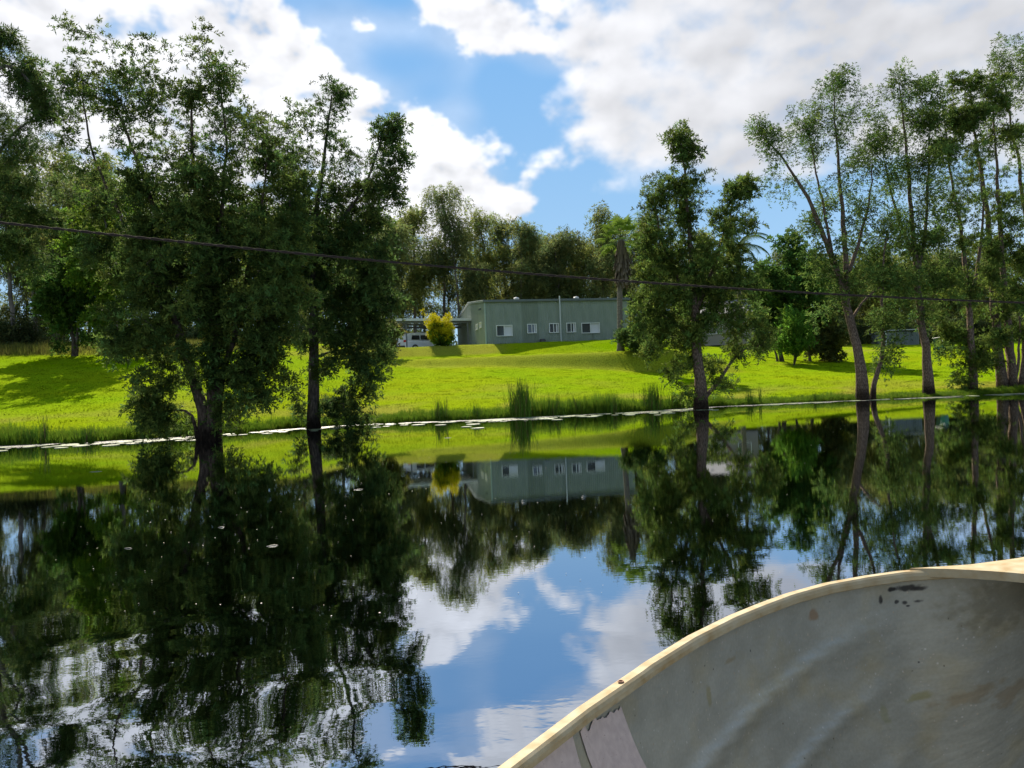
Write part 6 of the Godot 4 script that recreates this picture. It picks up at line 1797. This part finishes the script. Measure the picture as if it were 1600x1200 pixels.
	bush("hedge_shrub", on_ground(35.01, -69.81), 3.7, 2.0, "low olive shrub in the line along the far end of the right lawn", "shrub", LOOKS.understory, 14, "shrubs at the far end of the right lawn")
	bush("hedge_shrub", on_ground(36.94, -68.33), 4.0, 2.5, "low olive shrub in the line along the far end of the right lawn", "shrub", LOOKS.understory, 14, "shrubs at the far end of the right lawn")
	bush("hedge_shrub", on_ground(40.91, -68.02), 4.5, 2.2, "low olive shrub in the line along the far end of the right lawn", "shrub", LOOKS.understory, 14, "shrubs at the far end of the right lawn")
	bush("hedge_shrub", on_ground(44.25, -69.55), 4.7, 2.4, "low olive shrub in the line along the far end of the right lawn", "shrub", LOOKS.understory, 14, "shrubs at the far end of the right lawn")
	bush("hedge_shrub", on_ground(46.69, -69.58), 4.2, 2.6, "low olive shrub in the line along the far end of the right lawn", "shrub", LOOKS.understory, 14, "shrubs at the far end of the right lawn")
	bush("hedge_shrub", on_ground(48.79, -68.29), 5.0, 1.8, "low olive shrub in the line along the far end of the right lawn", "shrub", LOOKS.understory, 14, "shrubs at the far end of the right lawn")
	fan_palm(Vector3(7.12, 3.12, -47.66), Vector3(7.40, 10.41, -47.70).y, "tall fan palm with a brown skirt of dead fronds at the shed's right end")
	feather_palm(on_ground(18.1, -58.0), Vector3(18.44, 11.18, -58.00).y, "feather palm with drooping fronds rising behind the bushy paperbark")

	var gold := bush("golden_shrub", on_ground(-4.85, -51.8), 1.3, 1.55, "rounded golden-yellow shrub on the bank before the carport", "shrub", LOOKS.golden_low, 60)
	golden_top(gold)
	bush("bright_shrub", Vector3(18.30, 1.74, -47.75), 1.9, 3.2, "bright green upright shrub on the right lawn", "shrub", LOOKS.bright, 44)
	bush("garden_shrub", Vector3(7.62, 2.99, -46.16), 2.0, 1.6, "low dark green shrub beside the fan palm's foot", "shrub", LOOKS.shrub, 40)
	bush("garden_shrub", Vector3(8.62, 3.08, -47.26), 2.0, 2.4, "dark rounded shrub half hidden by the bushy paperbark", "shrub", LOOKS.shrub, 40)
	bush("garden_shrub", on_ground(-8.6, -48.6), 2.6, 2.6, "olive green shrub at the carport's left corner", "shrub", LOOKS.olive, 40)

	# right: neighbouring house, grey shed, post and bin glimpsed through the trees
	build_neighbours()
	far_woods()

	low_cable()
	cable("thin_wire", Vector3(-28.40, 8.86, -30.00), Vector3(-24.92, 10.05, -44.00), 0.1, 0.014, "upper thin pale wire at the left edge below the thick cable", "wire")
	cable("thin_wire", Vector3(-28.42, 8.49, -30.00), Vector3(-24.17, 9.67, -44.00), 0.1, 0.012, "lower thin pale wire at the left edge below the thick cable", "wire")
	build_grass()
	for r in REEDS:
		reed_clump(on_ground(r[0], -(table(SHORE, r[0]) + r[1])), r[2], r[3], r[4], r[5])
	floating()
	build_boat()


const REEDS := [
	[0.30, 0.05, 0.55, 1.62, 322, "tallest and widest reed clump at the water's edge, left of centre before the shed"],
	[-2.77, 0.05, 0.35, 1.06, 84, "thin reed clump left of the tallest one"],
	[-1.38, 0.05, 0.25, 0.78, 56, "short reed tuft between the thin left clump and the tallest clump"],
	[1.63, 0.05, 0.40, 1.06, 84, "sparse reeds just right of the tallest clump"],
	[2.46, 0.05, 0.30, 0.95, 62, "sparse reeds midway between the tallest clump and the second largest"],
	[3.90, 0.05, 0.35, 0.90, 84, "medium reed clump left of the second largest"],
	[5.66, 0.05, 0.60, 1.29, 266, "second largest reed clump, left of the bushy paperbark"],
	[6.74, 0.05, 0.40, 0.90, 125, "low reeds at the bushy paperbark's left foot"],
	[10.19, 0.05, 0.25, 0.84, 49, "small reeds right of the bushy paperbark"],
	[10.67, 0.05, 0.12, 1.12, 14, "single tall reed stalks right of the bushy paperbark"],
	[13.20, 0.05, 0.30, 0.62, 42, "short reeds left of the forked paperbark"],
	[-14.75, 0.05, 0.12, 1.12, 22, "upright reed stalks at the far left bank"],
	[-15.17, 0.05, 0.40, 0.67, 98, "low reeds at the far left bank, left of the upright stalks"],
	[-13.53, 0.05, 0.40, 0.62, 84, "low reeds right of the upright stalks at the far left"],
	[-11.17, 0.05, 0.35, 0.67, 70, "low reeds beside the big multi-stemmed paperbark's left foot"],
]


func golden_top(gold: Node3D) -> void:   # the sunlit young growth outside is yellow
	var where := []
	var tints := PackedColorArray()
	var clump := leaf_clump(40, 0.2, 0.12, 0.05, -0.3)
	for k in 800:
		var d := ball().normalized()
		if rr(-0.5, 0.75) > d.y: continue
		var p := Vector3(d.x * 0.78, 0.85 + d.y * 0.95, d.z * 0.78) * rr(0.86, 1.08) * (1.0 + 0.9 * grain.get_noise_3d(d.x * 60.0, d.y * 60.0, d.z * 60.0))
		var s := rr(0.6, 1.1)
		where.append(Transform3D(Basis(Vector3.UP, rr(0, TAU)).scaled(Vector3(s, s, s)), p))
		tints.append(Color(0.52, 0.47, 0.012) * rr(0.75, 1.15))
	tag(scatter("young_foliage", clump, leaf_mat("golden leaf", 0.8, 0.45), where, tints, gold), "", "", "", "stuff")


func far_woods() -> void:   # the belt of scrub that closes the view between the trunks
	var where := []
	var tints := PackedColorArray()
	for k in 3400:
		var a := rr(-1.0, 1.0) * 1.25
		var d := rr(112.0, 150.0)
		var x := sin(a) * d
		var z := -cos(a) * d
		var y := ground(x, z) + absf(rng.randfn(0, 1.0)) * (6.5 if x < -22.0 else 3.4) * (1.0 + patchy.get_noise_1d(x * 9.0))
		var s := rr(1.8, 3.4)
		where.append(Transform3D(Basis(Vector3.UP, rr(0, TAU)).scaled(Vector3(s, s, s)), Vector3(x, y, z)))
		tints.append(Color(0.085, 0.11, 0.04) * rr(0.5, 1.4))
	tag(scatter("far_woods", LOOKS.gum.clump, LOOKS.gum.leaf, where, tints, self), "far off low scrub closing the view between the forest trunks", "woods", "", "stuff")


func build_neighbours() -> void:
	var base := on_ground(21.2, -72.0)
	var o := thing("neighbour_house", base, "cream house with a pale roof glimpsed behind the bushy paperbark", "house")
	o.rotation.y = deg_to_rad(-14)
	var w := Geo.new()
	w.box(Vector3(0, 1.4, 0), Vector3(4.6, 2.9, 6))
	part("wall", w, mat("cream wall", lin(0.22, 0.2, 0.17), 0.8), o)
	var r := Geo.new()
	var e := 2.7
	for s in [-1.0, 1.0]:
		var a := Vector3(-e, 2.8, s * 4.0)
		var b := Vector3(e, 2.8, s * 4.0)
		var c := Vector3(e * 0.75, 4.4, 0)
		var d := Vector3(-e * 0.75, 4.4, 0)
		if s > 0: r.quad(a, b, c, d)
		else: r.quad(b, a, d, c)
		if s > 0: r.tri(b, Vector3(e, 2.8, -4.0), c)
		else: r.tri(Vector3(-e, 2.8, -4.0), Vector3(-e, 2.8, 4.0), d)
	part("roof", r, mat("pale roof", lin(0.11, 0.11, 0.11), 0.9), o)
	for x in [-1.7, 0.5]:
		window_in(o, x, x + 1.2, 1.0, 2.1, x + 0.6, Basis.IDENTITY, Vector3(0, 0, 3.02))
	var b2 := on_ground(35.5, -66.5)
	var f := thing("grey_shed", b2, "low grey steel shed behind the slender leaning trunk", "shed")
	var flat := func(_x): return 1.2
	var fr := part("wall", ribbed(0.0, 2.8, flat, [], Color(0.13, 0.15, 0.15), -0.3), mats["green cladding"], f)
	fr.position = Vector3(-1.4, 0, 0)
	var sd := Geo.new()
	sd.box(Vector3(0, 0.46, -1.6), Vector3(2.78, 1.48, 3.1))
	part("side_wall", sd, mat("grey steel", lin(0.20, 0.22, 0.23), 0.6), f)
	var rf := Geo.new()
	rf.box(Vector3(0, 1.28, -1.55), Vector3(3.0, 0.08, 3.5), Basis(Vector3.RIGHT, -0.04))
	part("roof", rf, mat("grey steel roof", lin(0.3, 0.31, 0.32), 0.5), f)
	var p := thing("white_post", on_ground(33.4, -65.5), "thin white post left of the low grey shed", "post")
	var pg := Geo.new()
	pg.tube(PackedVector3Array([Vector3(0, -0.3, 0), Vector3(0, 1.3, 0)]), PackedFloat32Array([0.05, 0.05]), 8, Color.WHITE, 0.0, true)
	part("shaft", pg, mat("white paint post", lin(0.6, 0.6, 0.58), 0.6), p)
	var cp := Geo.new()
	cp.lathe([Vector2(0.07, 1.28), Vector2(0.07, 1.33), Vector2(0.001, 1.37)], 8)
	part("cap", cp, mats["white paint post"], p)
	for q in [[Vector3(34.26, 2.59, -58.85), "dark green wheelie bin at the far end of the right lawn", Color(0.015, 0.05, 0.045)], [Vector3(34.03, 2.52, -58.10), "small teal bin beside the dark green one", Color(0.02, 0.13, 0.14)]]:
		var bin := thing("wheelie_bin", q[0], q[1], "bin", "bins on the right lawn")
		bin.scale = Vector3.ONE * (1.0 if q[2].g < 0.1 else 0.75)
		bin.rotation.y = 0.3
		var g := Geo.new()
		g.quad(Vector3(-0.22, 0.05, 0.25), Vector3(0.22, 0.05, 0.25), Vector3(0.28, 0.95, 0.32), Vector3(-0.28, 0.95, 0.32), q[2])
		g.quad(Vector3(0.22, 0.05, 0.25), Vector3(0.22, 0.05, -0.25), Vector3(0.28, 0.95, -0.36), Vector3(0.28, 0.95, 0.32), q[2])
		g.quad(Vector3(-0.22, 0.05, -0.25), Vector3(-0.22, 0.05, 0.25), Vector3(-0.28, 0.95, 0.32), Vector3(-0.28, 0.95, -0.36), q[2])
		g.quad(Vector3(0.22, 0.05, -0.25), Vector3(-0.22, 0.05, -0.25), Vector3(-0.28, 0.95, -0.36), Vector3(0.28, 0.95, -0.36), q[2])
		part("body", g, mat("bin plastic", Color.WHITE, 0.5), bin)
		var l := Geo.new()
		l.box(Vector3(0, 0.98, -0.02), Vector3(0.6, 0.06, 0.74), Basis(Vector3.RIGHT, -0.06), q[2], 0.015)
		part("lid", l, mats["bin plastic"], bin)
		for s in [-1.0, 1.0]:
			var wh := Geo.new()
			wh.lathe([Vector2(0.001, -0.03), Vector2(0.1, -0.03), Vector2(0.1, 0.03), Vector2(0.001, 0.03)], 12, Vector3(0.25 * s, 0.1, -0.28), Basis(Vector3(0, 0, 1), PI / 2))
			part("wheel", wh, mats["black trim"], bin)
